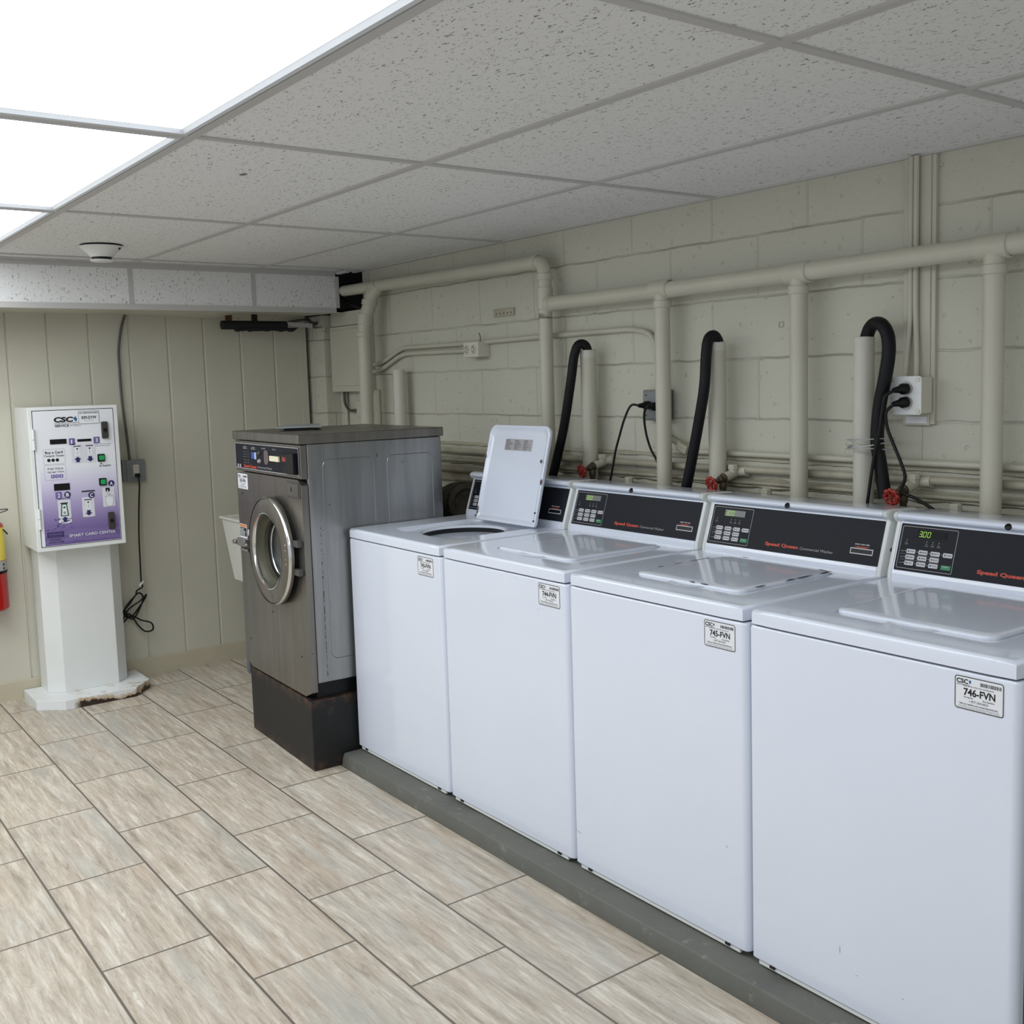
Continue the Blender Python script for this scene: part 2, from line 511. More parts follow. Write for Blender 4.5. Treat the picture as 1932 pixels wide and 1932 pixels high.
class MB:
    """collects shapes in world coordinates and links them as ONE mesh object"""

    def __init__(s):
        s.bm = bmesh.new()

    def faces(s, verts, faces, mi=0):
        vs = [s.bm.verts.new(v) for v in verts]
        for f in faces:
            try:
                fc = s.bm.faces.new([vs[i] for i in f])
                fc.material_index = mi
            except ValueError:
                pass
        return s

    def box(s, x0, x1, y0, y1, z0, z1, mi=0):
        v = [(x, y, z) for x in (x0, x1) for y in (y0, y1) for z in (z0, z1)]
        return s.faces(v, [(0, 1, 3, 2), (4, 6, 7, 5), (0, 4, 5, 1), (2, 3, 7, 6), (0, 2, 6, 4), (1, 5, 7, 3)], mi)

    def obox(s, c, ax, ay, az, hx, hy, hz, mi=0):
        c, ax, ay, az = Vector(c), Vector(ax), Vector(ay), Vector(az)
        v = [c + ax * (i * hx) + ay * (j * hy) + az * (k * hz) for i in (-1, 1) for j in (-1, 1) for k in (-1, 1)]
        return s.faces(v, [(0, 1, 3, 2), (4, 6, 7, 5), (0, 4, 5, 1), (2, 3, 7, 6), (0, 2, 6, 4), (1, 5, 7, 3)], mi)

    def prism(s, pts, o, a, b, n, d0, d1, mi=0):
        """2D polygon pts in the (a, b) plane at origin o, extruded along n from d0 to d1"""
        o, a, b, n = Vector(o), Vector(a), Vector(b), Vector(n)
        k = len(pts)
        v = [o + a * p[0] + b * p[1] + n * d0 for p in pts] + [o + a * p[0] + b * p[1] + n * d1 for p in pts]
        f = [tuple(range(k)), tuple(range(2 * k - 1, k - 1, -1))]
        f += [(i, i + k, (i + 1) % k + k, (i + 1) % k) for i in range(k)]
        return s.faces(v, f, mi)

    def loft(s, rings, cap0=True, cap1=True, mi=0):
        k = len(rings[0])
        v = [p for r in rings for p in r]
        f = []
        for j in range(len(rings) - 1):
            for i in range(k):
                f.append((j * k + i, j * k + (i + 1) % k, (j + 1) * k + (i + 1) % k, (j + 1) * k + i))
        if cap0:
            f.append(tuple(range(k - 1, -1, -1)))
        if cap1:
            f.append(tuple(range((len(rings) - 1) * k, len(rings) * k)))
        return s.faces(v, f, mi)

    def tube(s, pts, r, seg=14, caps=True, mi=0, corr=None):
        pts = [Vector(p) for p in pts]
        rings = []
        t0 = (pts[1] - pts[0]).normalized()
        up = Vector((0, 0, 1)) if abs(t0.z) < 0.9 else Vector((0, 1, 0))
        n = t0.cross(up).normalized()
        for i, p in enumerate(pts):
            if i == 0:
                t = t0
            elif i == len(pts) - 1:
                t = (pts[i] - pts[i - 1]).normalized()
            else:
                t = ((pts[i + 1] - p).normalized() + (p - pts[i - 1]).normalized())
                t = t.normalized() if t.length > 1e-6 else (pts[i + 1] - p).normalized()
            n = (n - t * n.dot(t)).normalized()
            b = t.cross(n)
            rr = r[i] if isinstance(r, (list, tuple)) else r
            rings.append([p + (n * math.cos(a) + b * math.sin(a)) * rr for a in [2 * math.pi * q / seg for q in range(seg)]])
        return s.loft(rings, caps, caps, mi)

    def lathe(s, prof, c, axis=(0, 0, 1), seg=40, mi=0, cap0=False, cap1=False):
        """prof: (radius, distance along axis)"""
        c, ax = Vector(c), Vector(axis).normalized()
        up = Vector((0, 0, 1)) if abs(ax.z) < 0.9 else Vector((1, 0, 0))
        a = ax.cross(up).normalized()
        b = ax.cross(a)
        rings = [[c + ax * h + (a * math.cos(t) + b * math.sin(t)) * r for t in [2 * math.pi * q / seg for q in range(seg)]] for r, h in prof]
        return s.loft(rings, cap0, cap1, mi)

    def build(s, name, mats, parent=None, smooth=40, bevel=0, seg=3, base=None, wn=False):
        bmesh.ops.remove_doubles(s.bm, verts=s.bm.verts, dist=1e-6)
        bmesh.ops.recalc_face_normals(s.bm, faces=s.bm.faces)
        me = bpy.data.meshes.new(name)
        if parent is not None:
            org = ORG[parent.name]
        elif base is not None:
            org = Vector(base)
        else:
            org = Vector((0, 0, 0))
        bmesh.ops.translate(s.bm, verts=s.bm.verts, vec=-org)
        s.bm.to_mesh(me)
        s.bm.free()
        if not isinstance(mats, (list, tuple)):
            mats = [mats]
        for m in mats:
            me.materials.append(m)
        o = bpy.data.objects.new(name, me)
        COL.objects.link(o)
        ORG[o.name] = org
        if parent is not None:
            o.parent = parent
        else:
            o.location = org
        if bevel:
            b = o.modifiers.new('bevel', 'BEVEL')
            b.width = bevel
            b.segments = seg
            b.limit_method = 'ANGLE'
            b.angle_limit = math.radians(35)
            b.harden_normals = False
        if smooth:
            for p in me.polygons:
                p.use_smooth = True
            try:
                me.set_sharp_from_angle(angle=math.radians(smooth))
            except Exception:
                pass
            if bevel or wn:
                w = o.modifiers.new('wn', 'WEIGHTED_NORMAL')
                w.keep_sharp = True
        return o


def rrect(w, h, r, n=5, cx=0, cy=0, rs=None):
    """rounded rectangle points, ccw; rs = radii (br, tr, tl, bl)"""
    rs = rs or (r, r, r, r)
    pts = []
    for (sx, sy, a0), q in zip(((1, -1, -90), (1, 1, 0), (-1, 1, 90), (-1, -1, 180)), rs):
        x, y = cx + sx * (w / 2 - q), cy + sy * (h / 2 - q)
        for i in range(n + 1):
            a = math.radians(a0 + 90 * i / n)
            pts.append((x + q * math.cos(a), y + q * math.sin(a)))
    return pts


def fillet(pts, r, n=7):
    pts = [Vector(p) for p in pts]
    out = [pts[0]]
    for i in range(1, len(pts) - 1):
        p, a, b = pts[i], pts[i - 1], pts[i + 1]
        da, db = (a - p), (b - p)
        q = min(r, da.length * 0.49, db.length * 0.49)
        p0, p2 = p + da.normalized() * q, p + db.normalized() * q
        for k in range(n + 1):
            t = k / n
            out.append((1 - t) ** 2 * p0 + 2 * t * (1 - t) * p + t * t * p2)
    out.append(pts[-1])
    return out


def spline(pts, n=8):
    P = [Vector(p) for p in pts]
    P = [P[0] * 2 - P[1]] + P + [P[-1] * 2 - P[-2]]
    out = []
    for i in range(1, len(P) - 2):
        for k in range(n):
            t = k / n
            a, b, c, d = P[i - 1], P[i], P[i + 1], P[i + 2]
            out.append(0.5 * ((2 * b) + (c - a) * t + (2 * a - 5 * b + 4 * c - d) * t * t + (3 * b - a - 3 * c + d) * t ** 3))
    out.append(P[-2])
    return out


TXT = {}


def text_geo(body, bold):
    key = (body, bold)
    if key not in TXT:
        cu = bpy.data.curves.new('t', 'FONT')
        cu.body = body
        cu.resolution_u = 3
        cu.offset = bold
        ob = bpy.data.objects.new('t', cu)
        COL.objects.link(ob)
        dg = bpy.context.evaluated_depsgraph_get()
        me = bpy.data.meshes.new_from_object(ob.evaluated_get(dg))
        vs = [v.co.copy() for v in me.vertices]
        fs = [tuple(p.vertices) for p in me.polygons]
        bpy.data.objects.remove(ob)
        bpy.data.curves.remove(cu)
        bpy.data.meshes.remove(me)
        TXT[key] = (vs, fs)
    return TXT[key]


def put_text(mb, body, o, a, b, x, y, w, h, bold=0.0, shear=0.0, mi=0, fitw=True, align='L'):
    """text whose baseline-left is (x, y) in the plane o + a*x + b*y; cap height h, total width w"""
    vs, fs = text_geo(body, bold)
    if not vs:
        return
    x0, x1 = min(v.x for v in vs), max(v.x for v in vs)
    sy = h / 0.70
    sx = w / (x1 - x0) if w else sy
    o, a, b = Vector(o), Vector(a), Vector(b)
    mb.faces([o + a * (x + (v.x - x0) * sx + v.y * sy * shear) + b * (y + v.y * sy) for v in vs], fs, mi)


def flat(mb, pts, o, a, b, mi=0):
    o, a, b = Vector(o), Vector(a), Vector(b)
    mb.faces([o + a * p[0] + b * p[1] for p in pts], [tuple(range(len(pts)))], mi)


def ring2d(mb, outer, inner, o, a, b, mi=0):
    o, a, b = Vector(o), Vector(a), Vector(b)
    k = len(outer)
    v = [o + a * p[0] + b * p[1] for p in outer + inner]
    mb.faces(v, [(i, (i + 1) % k, (i + 1) % k + k, i + k) for i in range(k)], mi)


def rect(x0, y0, x1, y1):
    return [(x0, y0), (x1, y0), (x1, y1), (x0, y1)]


def circ(x, y, r, n=18):
    return [(x + r * math.cos(2 * math.pi * i / n), y + r * math.sin(2 * math.pi * i / n)) for i in range(n)]


X, Y, Z = Vector((1, 0, 0)), Vector((0, 1, 0)), Vector((0, 0, 1))

# ================================================================== room
o = MB().faces([(FAR_X - 0.5, YMIN, 0), (XMAX, YMIN, 0), (XMAX, WALL_Y, 0), (FAR_X - 0.5, WALL_Y, 0)], [(0, 1, 2, 3)]).build('floor', FLOOR, smooth=0)
struct(o, 'beige travertine-look rectangular floor tiles with dark grout')

# long block wall: leaves an opening above the corner, where the soffit ends
mb = MB()
mb.box(-1.40, XMAX, WALL_Y, WALL_Y + 0.15, 0, 2.2)
mb.box(-2.35, -1.40, WALL_Y, WALL_Y + 0.15, 0, 1.845)
o = mb.build('wall_right', BLOCK, smooth=0)
struct(o, 'cream painted concrete block wall behind the washers')
mb = MB()
mb.box(-2.3, -1.700, 0.776, WALL_Y, 0, 1.838)  # pier added to fill a recess that would otherwise fall into shade
struct(mb.build('wall_filler', BLOCK, smooth=0), 'narrow block pier added in the far corner to avoid a dark recess')
# ragged mortar ledge bands low on the wall
mb = MB()
for z, d, h in ((1.095, 0.016, 0.022), (1.02, 0.03, 0.03), (1.175, 0.010, 0.012)):
    n = 140
    rings = []
    for i in range(n + 1):
        x = -1.15 + (XMAX + 0.75) * i / n
        dd = d * (0.55 + 0.6 * random.random())
        hh = h * (0.7 + 0.5 * random.random())
        rings.append([(x, WALL_Y + 0.005, z - hh), (x, WALL_Y - dd, z - hh * 0.5), (x, WALL_Y - dd * 0.8, z + hh * 0.4), (x, WALL_Y + 0.005, z + hh)])
    mb.loft(rings)
o = mb.build('trim_1', CREAMD, smooth=60)
struct(o, 'rough painted mortar ridges low on the block wall')

# near-black sheets paint the darkness of the void behind the opening and the panelling
mb = MB()
mb.faces([(-2.4, YMIN, 2.3), (-2.4, WALL_Y + 0.7, 2.3), (-2.4, WALL_Y + 0.7, -0.02), (-2.4, YMIN, -0.02)], [(0, 1, 2, 3)])
mb.faces([(-2.4, WALL_Y + 0.7, 2.3), (-1.2, WALL_Y + 0.7, 2.3), (-1.2, WALL_Y + 0.7, 1.7), (-2.4, WALL_Y + 0.7, 1.7)], [(0, 1, 2, 3)])
mb.faces([(-1.2, WALL_Y + 0.7, 2.3), (-1.2, WALL_Y + 0.15, 2.3), (-1.2, WALL_Y + 0.15, 1.7), (-1.2, WALL_Y + 0.7, 1.7)], [(0, 1, 2, 3)])
mb.faces([(-2.4, YMIN, 2.3), (-1.2, YMIN, 2.3), (-1.2, WALL_Y + 0.7, 2.3), (-2.4, WALL_Y + 0.7, 2.3)], [(0, 1, 2, 3)])
o = mb.build('wall_void', DARK, smooth=0)
struct(o, 'dark cavity behind the soffit end')

mb = MB()
mb.tube(spline([(-2.3, 1.10, 1.93), (-1.9, 0.95, 1.99), (-1.66, 0.90, 1.91), (-1.55, 1.0, 1.86), (-1.42, 1.3, 1.9)], 6), 0.012, 8)
mb.tube([(-2.2, 1.0, 2.02), (-1.3, 1.2, 2.03)], 0.02, 10)
mb.box(-2.0, -1.42, 0.95, 1.0, 1.85, 1.88)
o = mb.build('cavity_pipes', DULL)
tag(o, 'dim grey pipes in the dark opening at the end of the soffit', 'pipe')

# far wall: vertical cream panelling with grooves
grooves = [-0.7647 - 0.19 * k for k in range(17, 0, -1)] + [-0.7647, -0.5856, -0.396, -0.203, -0.012, 0.1764, 0.3757, 0.5655]
pts = [(YMIN, 0)]
for g in grooves:
    pts += [(g - 0.007, 0), (g - 0.003, -0.007), (g + 0.001, -0.007), (g + 0.007, 0.0)]
pts += [(0.715, 0), (0.715, 0.006), (0.752, 0.006), (0.752, -0.05), (YMIN, -0.05)]
mb = MB()
mb.prism(pts, (FAR_X, 0, 0), Y, X, Z, 0, 1.86)
o = mb.build('wall_far', PANEL, smooth=0)
struct(o, 'cream grooved wall panelling at the far end')
mb = MB()
mb.prism([(0, 0), (0.010, 0), (0.006, 0.086), (0.004, 0.092), (0, 0.092)], (FAR_X, YMIN, 0), X, Z, Y, 0, 0.745 - YMIN)
struct(mb.build('baseboard_far', BASEB, smooth=0), 'tan baseboard along the far wall')

# ceiling: tiles with openings for the lights, metal grid below
GX = [-1.344 + 1.2192 * k for k in range(0, 6)]          # cross bars
GY = [-3.358, -2.748, -2.139, -1.529, -0.92, -0.286, 0.313]
LIGHTS = [(0, 3), (1, 3), (2, 3), (3, 3), (0, 2), (0, 1), (1, 1), (3, 0)]  # unseen panels beyond the lit row at the kiosk end are added as fill
xs = [-1.475] + GX + [XMAX]
ys = [YMIN] + GY + [WALL_Y]
mb = MB()
for i in range(len(xs) - 1):
    for j in range(len(ys) - 1):
        if (i - 1, j - 1) in LIGHTS:
            continue
        mb.faces([(xs[i], ys[j], CEIL), (xs[i + 1], ys[j], CEIL), (xs[i + 1], ys[j + 1], CEIL), (xs[i], ys[j + 1], CEIL)], [(3, 2, 1, 0)])
o = mb.build('ceiling', TILE, smooth=0)
struct(o, 'suspended ceiling of grey-white speckled acoustic tiles')
ceiling = o
mb = MB()
for x in GX:
    mb.box(x - 0.012, x + 0.012, YMIN, WALL_Y, CEIL - 0.005, CEIL + 0.004)
for y in GY:
    mb.box(-1.475, XMAX, y - 0.012, y + 0.012, CEIL - 0.0055, CEIL + 0.004)
mb.box(-1.475, XMAX, WALL_Y - 0.02, WALL_Y, CEIL - 0.006, CEIL + 0.004)
mb.box(-1.50, -1.455, YMIN, 0.765, CEIL - 0.007, CEIL + 0.004)
g = mb.build('ceiling_grid', TBAR, ceiling, smooth=0)
g['label'] = 'painted metal T-bar grid'
o = MB().box(-2.4, XMAX + 0.1, YMIN - 0.1, WALL_Y + 0.15, 2.2, 2.3).build('ceiling_slab', DARK, smooth=0)
struct(o, 'structure above the suspended ceiling')
o.parent = None
# stain spots on one tile
mb = MB()
flat(mb, [(-0.018, -0.006), (0.0, -0.011), (0.016, -0.004), (0.013, 0.006), (-0.004, 0.009), (-0.02, 0.004)], (0.716, -0.639, CEIL - 0.0006), X, Y)
g = mb.build('tile_stain', GREYINK, ceiling, smooth=0)
g['label'] = 'small grey stain'

# soffit: boxed beam faced with the same tiles
mb = MB()
SX, SZ = -1.475, 1.8395
mb.box(SX - 0.012, SX - 0.004, YMIN, 0.765, SZ + 0.01, CEIL)
so = mb.build('wall_soffit', TILEV, smooth=0)
struct(so, 'dropped soffit faced with speckled acoustic tile')
mb = MB()
mb.box(SX - 0.012, SX, YMIN, 0.765, SZ - 0.004, SZ + 0.022)
mb.box(SX - 0.012, SX, YMIN, 0.765, CEIL - 0.028, CEIL - 0.001)
for y in (-0.3005, 0.296, -0.91, -1.52, -2.13, -2.74, 0.755):
    mb.box(SX - 0.012, SX - 0.002, y - 0.011, y + 0.011, SZ + 0.01, CEIL - 0.02)
mb.box(SX - 0.03, SX + 0.0, 0.745, 0.765, SZ, CEIL)
mb.box(SX - 0.01, -1.36, 0.748, 0.770, CEIL - 0.018, CEIL - 0.004)
mb.build('soffit_trim', TBAR, so, smooth=0)['label'] = 'painted metal trim bars'
# underside panels, one sagging
mb = MB()
mb.faces([(SX - 0.002, YMIN, SZ), (FAR_X, YMIN, SZ), (FAR_X, -0.28, SZ), (SX - 0.002, -0.28, SZ)], [(0, 1, 2, 3)])
mb.faces([(SX - 0.002, -0.28, SZ), (FAR_X, -0.28, SZ + 0.0), (FAR_X, 0.25, SZ - 0.016), (SX - 0.002, 0.25, SZ)], [(0, 1, 2, 3)])
mb.faces([(SX - 0.002, 0.25, SZ), (FAR_X, 0.27, SZ - 0.004), (FAR_X, 0.60, SZ - 0.008), (-1.62, 0.765, SZ), (SX - 0.002, 0.765, SZ)], [(0, 1, 2, 3, 4)])
mb.build('soffit_underside', CREAM, so, smooth=0)['label'] = 'sagging cream board underneath'

# ================================================================== ceiling lights
for k, (i, j) in enumerate(LIGHTS):
    x0, x1, y0, y1 = GX[i], GX[i + 1], GY[j], GY[j + 1]
    place = {(0, 3): 'furthest of the lit panels, above the card kiosk side', (1, 3): 'middle one of the row of lit panels',
             (2, 3): 'largest and nearest in view, filling the top left', (3, 3): 'nearest end of the lit row, over the last washer',
             (0, 2): 'unseen, added as fill beside the furthest lit panel, further from the washers', (0, 1): 'unseen, added as fill, outermost at the kiosk end', (1, 1): 'unseen, added as fill next to the outermost panel at the kiosk end'}.get((i, j), 'alone behind the camera')
    t = thing('ceiling_light', 'recessed fluorescent ceiling panel, ' + place, 'light', ((x0 + x1) / 2, (y0 + y1) / 2, CEIL), 'fluorescent ceiling panels')
    mb = MB()
    a, b = 0.012, 0.036
    for (p, q) in ((a, 0.0), ):
        o4 = [(x0 + a, y0 + a), (x1 - a, y0 + a), (x1 - a, y1 - a), (x0 + a, y1 - a)]
        i4 = [(x0 + b, y0 + b), (x1 - b, y0 + b), (x1 - b, y1 - b), (x0 + b, y1 - b)]
        rings = [[(x, y, CEIL + 0.012) for x, y in o4], [(x, y, CEIL - 0.002) for x, y in o4],
                 [((x * 2 + u) / 3, (y * 2 + v) / 3, CEIL - 0.008) for (x, y), (u, v) in zip(o4, i4)],
                 [((x + u * 2) / 3, (y + v * 2) / 3, CEIL - 0.006) for (x, y), (u, v) in zip(o4, i4)],
                 [(x, y, CEIL + 0.004) for x, y in i4], [(x, y, CEIL + 0.012) for x, y in i4]]
        mb.loft(rings, False, False)
    mb.build('fixture_frame', LTFRAME, t, smooth=0)
    MB().faces([(x0 + b, y0 + b, CEIL + 0.003), (x1 - b, y0 + b, CEIL + 0.003), (x1 - b, y1 - b, CEIL + 0.003), (x0 + b, y1 - b, CEIL + 0.003)], [(3, 2, 1, 0)]).build('diffuser', DIFF, t, smooth=0)

# smoke detector
t = thing('smoke_detector', 'round white smoke detector on the ceiling near the soffit', 'smoke detector', (-0.925, -0.575, CEIL))
c = (-0.925, -0.575, CEIL)
MB().lathe([(0.078, 0.0), (0.08, -0.004), (0.078, -0.007)], c, seg=48, cap0=True, cap1=True).build('base_plate', BLACKP, t)
MB().lathe([(0.083, -0.007), (0.083, -0.010), (0.074, -0.018), (0.056, -0.034), (0.046, -0.046), (0.042, -0.050)], c, seg=48, cap0=True, cap1=True).build('housing', WHITE, t)
mb = MB()
mb.lathe([(0.038, -0.050), (0.038, -0.060)], c, seg=32)
mb.build('sensor_grille', BLACKP, t)
MB().lathe([(0.044, -0.060), (0.046, -0.063), (0.040, -0.067), (0.02, -0.068)], c, seg=32, cap0=True, cap1=True).build('cap', WHITE, t)
MB().obox((-0.925 + 0.045, -0.575 - 0.002 + 0.05, CEIL - 0.0165), (0.609, 0.793, 0), (-0.55, 0.42, 0.72), (0.57, -0.44, 0.69), 0.014, 0.003, 0.004).build('status_window', BLACKP, t)

# ================================================================== washers
CONC_TOP = 0.052
mb = MB()
n = 60
rings = []
for i in range(n + 1):
    x = -0.008 + (XMAX - 0.6 + 0.008) * i / n
    xb = x + (0.016 if i == 0 else 0)
    j = lambda a: a * (random.random() - 0.5)
    yf = -0.068 + j(0.004)
    q = 0.005 if i == 0 else 0.0
    rings.append([(xb, 0.80, 0), (x, yf - 0.003, 0), (x + j(0.001), yf + q, CONC_TOP - 0.006 - q + j(0.002)), (x, yf + 0.006 + q + j(0.003), CONC_TOP - q * 0.5), (xb, 0.80, CONC_TOP)])
mb.loft(rings)
o = mb.build('concrete_plinth', CONC, smooth=50)
tag(o, 'long low grey-painted concrete plinth under the four white washers', 'plinth')

# console face frame
FP0 = Vector((0, 0.53, 0.935))
FU = Vector((0, 0.042, 0.128)).normalized()
FN = X.cross(FU).normalized()          # points to the room (-y)
if FN.y > 0:
    FN = -FN

LIDOPEN_AXIS = None


def sticker(t, num, ox, oz, w=0.100, h=0.066, o=None, a=X, b=Z, n=-Y, small=False):
    """service sticker: white plate with frame, logo text, number, bar code, phone"""
    O = Vector(o)
    mb = MB()
    mb.prism(rrect(w, h, 0.006, 4, w / 2, h / 2), O, a, b, n, 0, 0.0005)
    s = mb.build('service_sticker', WPRINT, t, smooth=0)
    mb = MB()
    P = O + n * 0.0008
    if not small:
        ring2d(mb, rrect(w - 0.001, h - 0.001, 0.0058, 4, w / 2, h / 2), rrect(w - 0.0044, h - 0.0044, 0.0042, 4, w / 2, h / 2), P, a, b)
    put_text(mb, 'CSC', P, a, b, 0.004, h - 0.0145, 0.024, 0.0085, 0.035, 0.0)
    put_text(mb, num, P, a, b, 0.019, h * 0.44, 0.064, 0.0135, 0.028)
    put_text(mb, '1-877-264-6622', P, a, b, 0.031, h * 0.245, 0.038, 0.0046, 0.0)
    put_text(mb, 'For Service', P, a, b, 0.020, h * 0.36, 0.018, 0.0028, 0.02)
    put_text(mb, 'Para Servicio', P, a, b, 0.058, h * 0.345, 0.023, 0.0028, 0.02)
    put_text(mb, 'Please use this number when reporting service', P, a, b, 0.018, h * 0.70, 0.062, 0.0024, 0.01)
    put_text(mb, 'Visit our website www.cscserviceworks.com', P, a, b, 0.010, h * 0.155, 0.078, 0.0030, 0.02)
    put_text(mb, 'This machine is owned by and operated with service by CSC', P, a, b, 0.009, h * 0.100, 0.082, 0.0018, 0.0)
    put_text(mb, 'and may not be moved without prior written consent', P, a, b, 0.005, h * 0.055, 0.088, 0.0018, 0.0)
    rr = random.Random(num)
    x = w * 0.53
    while x < w * 0.94:
        bw = rr.choice((0.0006, 0.001, 0.0016))
        flat(mb, rect(x, h - 0.0145, x + bw, h - 0.0075), P, a, b)
        x += bw + rr.choice((0.0006, 0.0009, 0.0013))
    mb.build('black_printing', INK, s, smooth=0)
    mb = MB()
    put_text(mb, 'SERVICEWORKS', P, a, b, 0.0045, h - 0.0185, 0.027, 0.0024, 0.02)
    mb.build('grey_printing', GREYINK, s, smooth=0)
    mb = MB()
    flat(mb, [(0.0290, h - 0.0085), (0.0325, h - 0.0062), (0.0345, h - 0.0085), (0.0320, h - 0.0150)], P, a, b)
    mb.build('blue_emblem', BLUEINK, s, smooth=0)


def deck_mesh(x0, dz=0.0):
    """washer top: rounded slab with a lid recess and a round basket opening"""
    cx, cy = x0 + 0.345, 0.295
    N = 64

    def sq(w, h, r, ccx, ccy, z):
        # N points by angle on a rounded rectangle
        out = []
        for i in range(N):
            a = 2 * math.pi * (i + 0.5) / N
            dx, dy = math.cos(a), math.sin(a)
            lo, hi = 0, 2
            for _ in range(30):
                m = (lo + hi) / 2
                px, py = abs(dx * m), abs(dy * m)
                qx, qy = px - (w / 2 - r), py - (h / 2 - r)
                if qx > 0 and qy > 0:
                    ins = math.hypot(qx, qy) < r
                else:
                    ins = px < w / 2 and py < h / 2
                if ins:
                    lo = m
                else:
                    hi = m
            out.append((ccx + dx * lo, ccy + dy * lo, z))
        return out
    ox, oy = x0 + W / 2, 0.348
    ow, oh = W, 0.704
    rings = [sq(ow, oh, 0.02, ox, oy, 0.8855), sq(ow, oh, 0.02, ox, oy, 0.909), sq(ow - 0.003, oh - 0.003, 0.019, ox, oy, 0.9145),
             sq(ow - 0.010, oh - 0.010, 0.016, ox, oy, 0.9185), sq(ow - 0.022, oh - 0.022, 0.012, ox, oy, 0.9200),
             sq(0.398, 0.392, 0.03, cx, cy, 0.9200), sq(0.392, 0.386, 0.028, cx, cy, 0.9175), sq(0.388, 0.382, 0.027, cx, cy, 0.9105),
             sq(0.36, 0.36, 0.06, cx, cy, 0.9095),
             [(cx + 0.168 * math.cos(2 * math.pi * (i + .5) / N), cy + 0.168 * math.sin(2 * math.pi * (i + .5) / N), 0.9085) for i in range(N)],
             [(cx + 0.158 * math.cos(2 * math.pi * (i + .5) / N), cy + 0.158 * math.sin(2 * math.pi * (i + .5) / N), 0.9065) for i in range(N)],
             [(cx + 0.153 * math.cos(2 * math.pi * (i + .5) / N), cy + 0.153 * math.sin(2 * math.pi * (i + .5) / N), 0.900) for i in range(N)]]
    mb = MB()
    mb.loft(rings, False, False)
    return mb, (cx, cy)


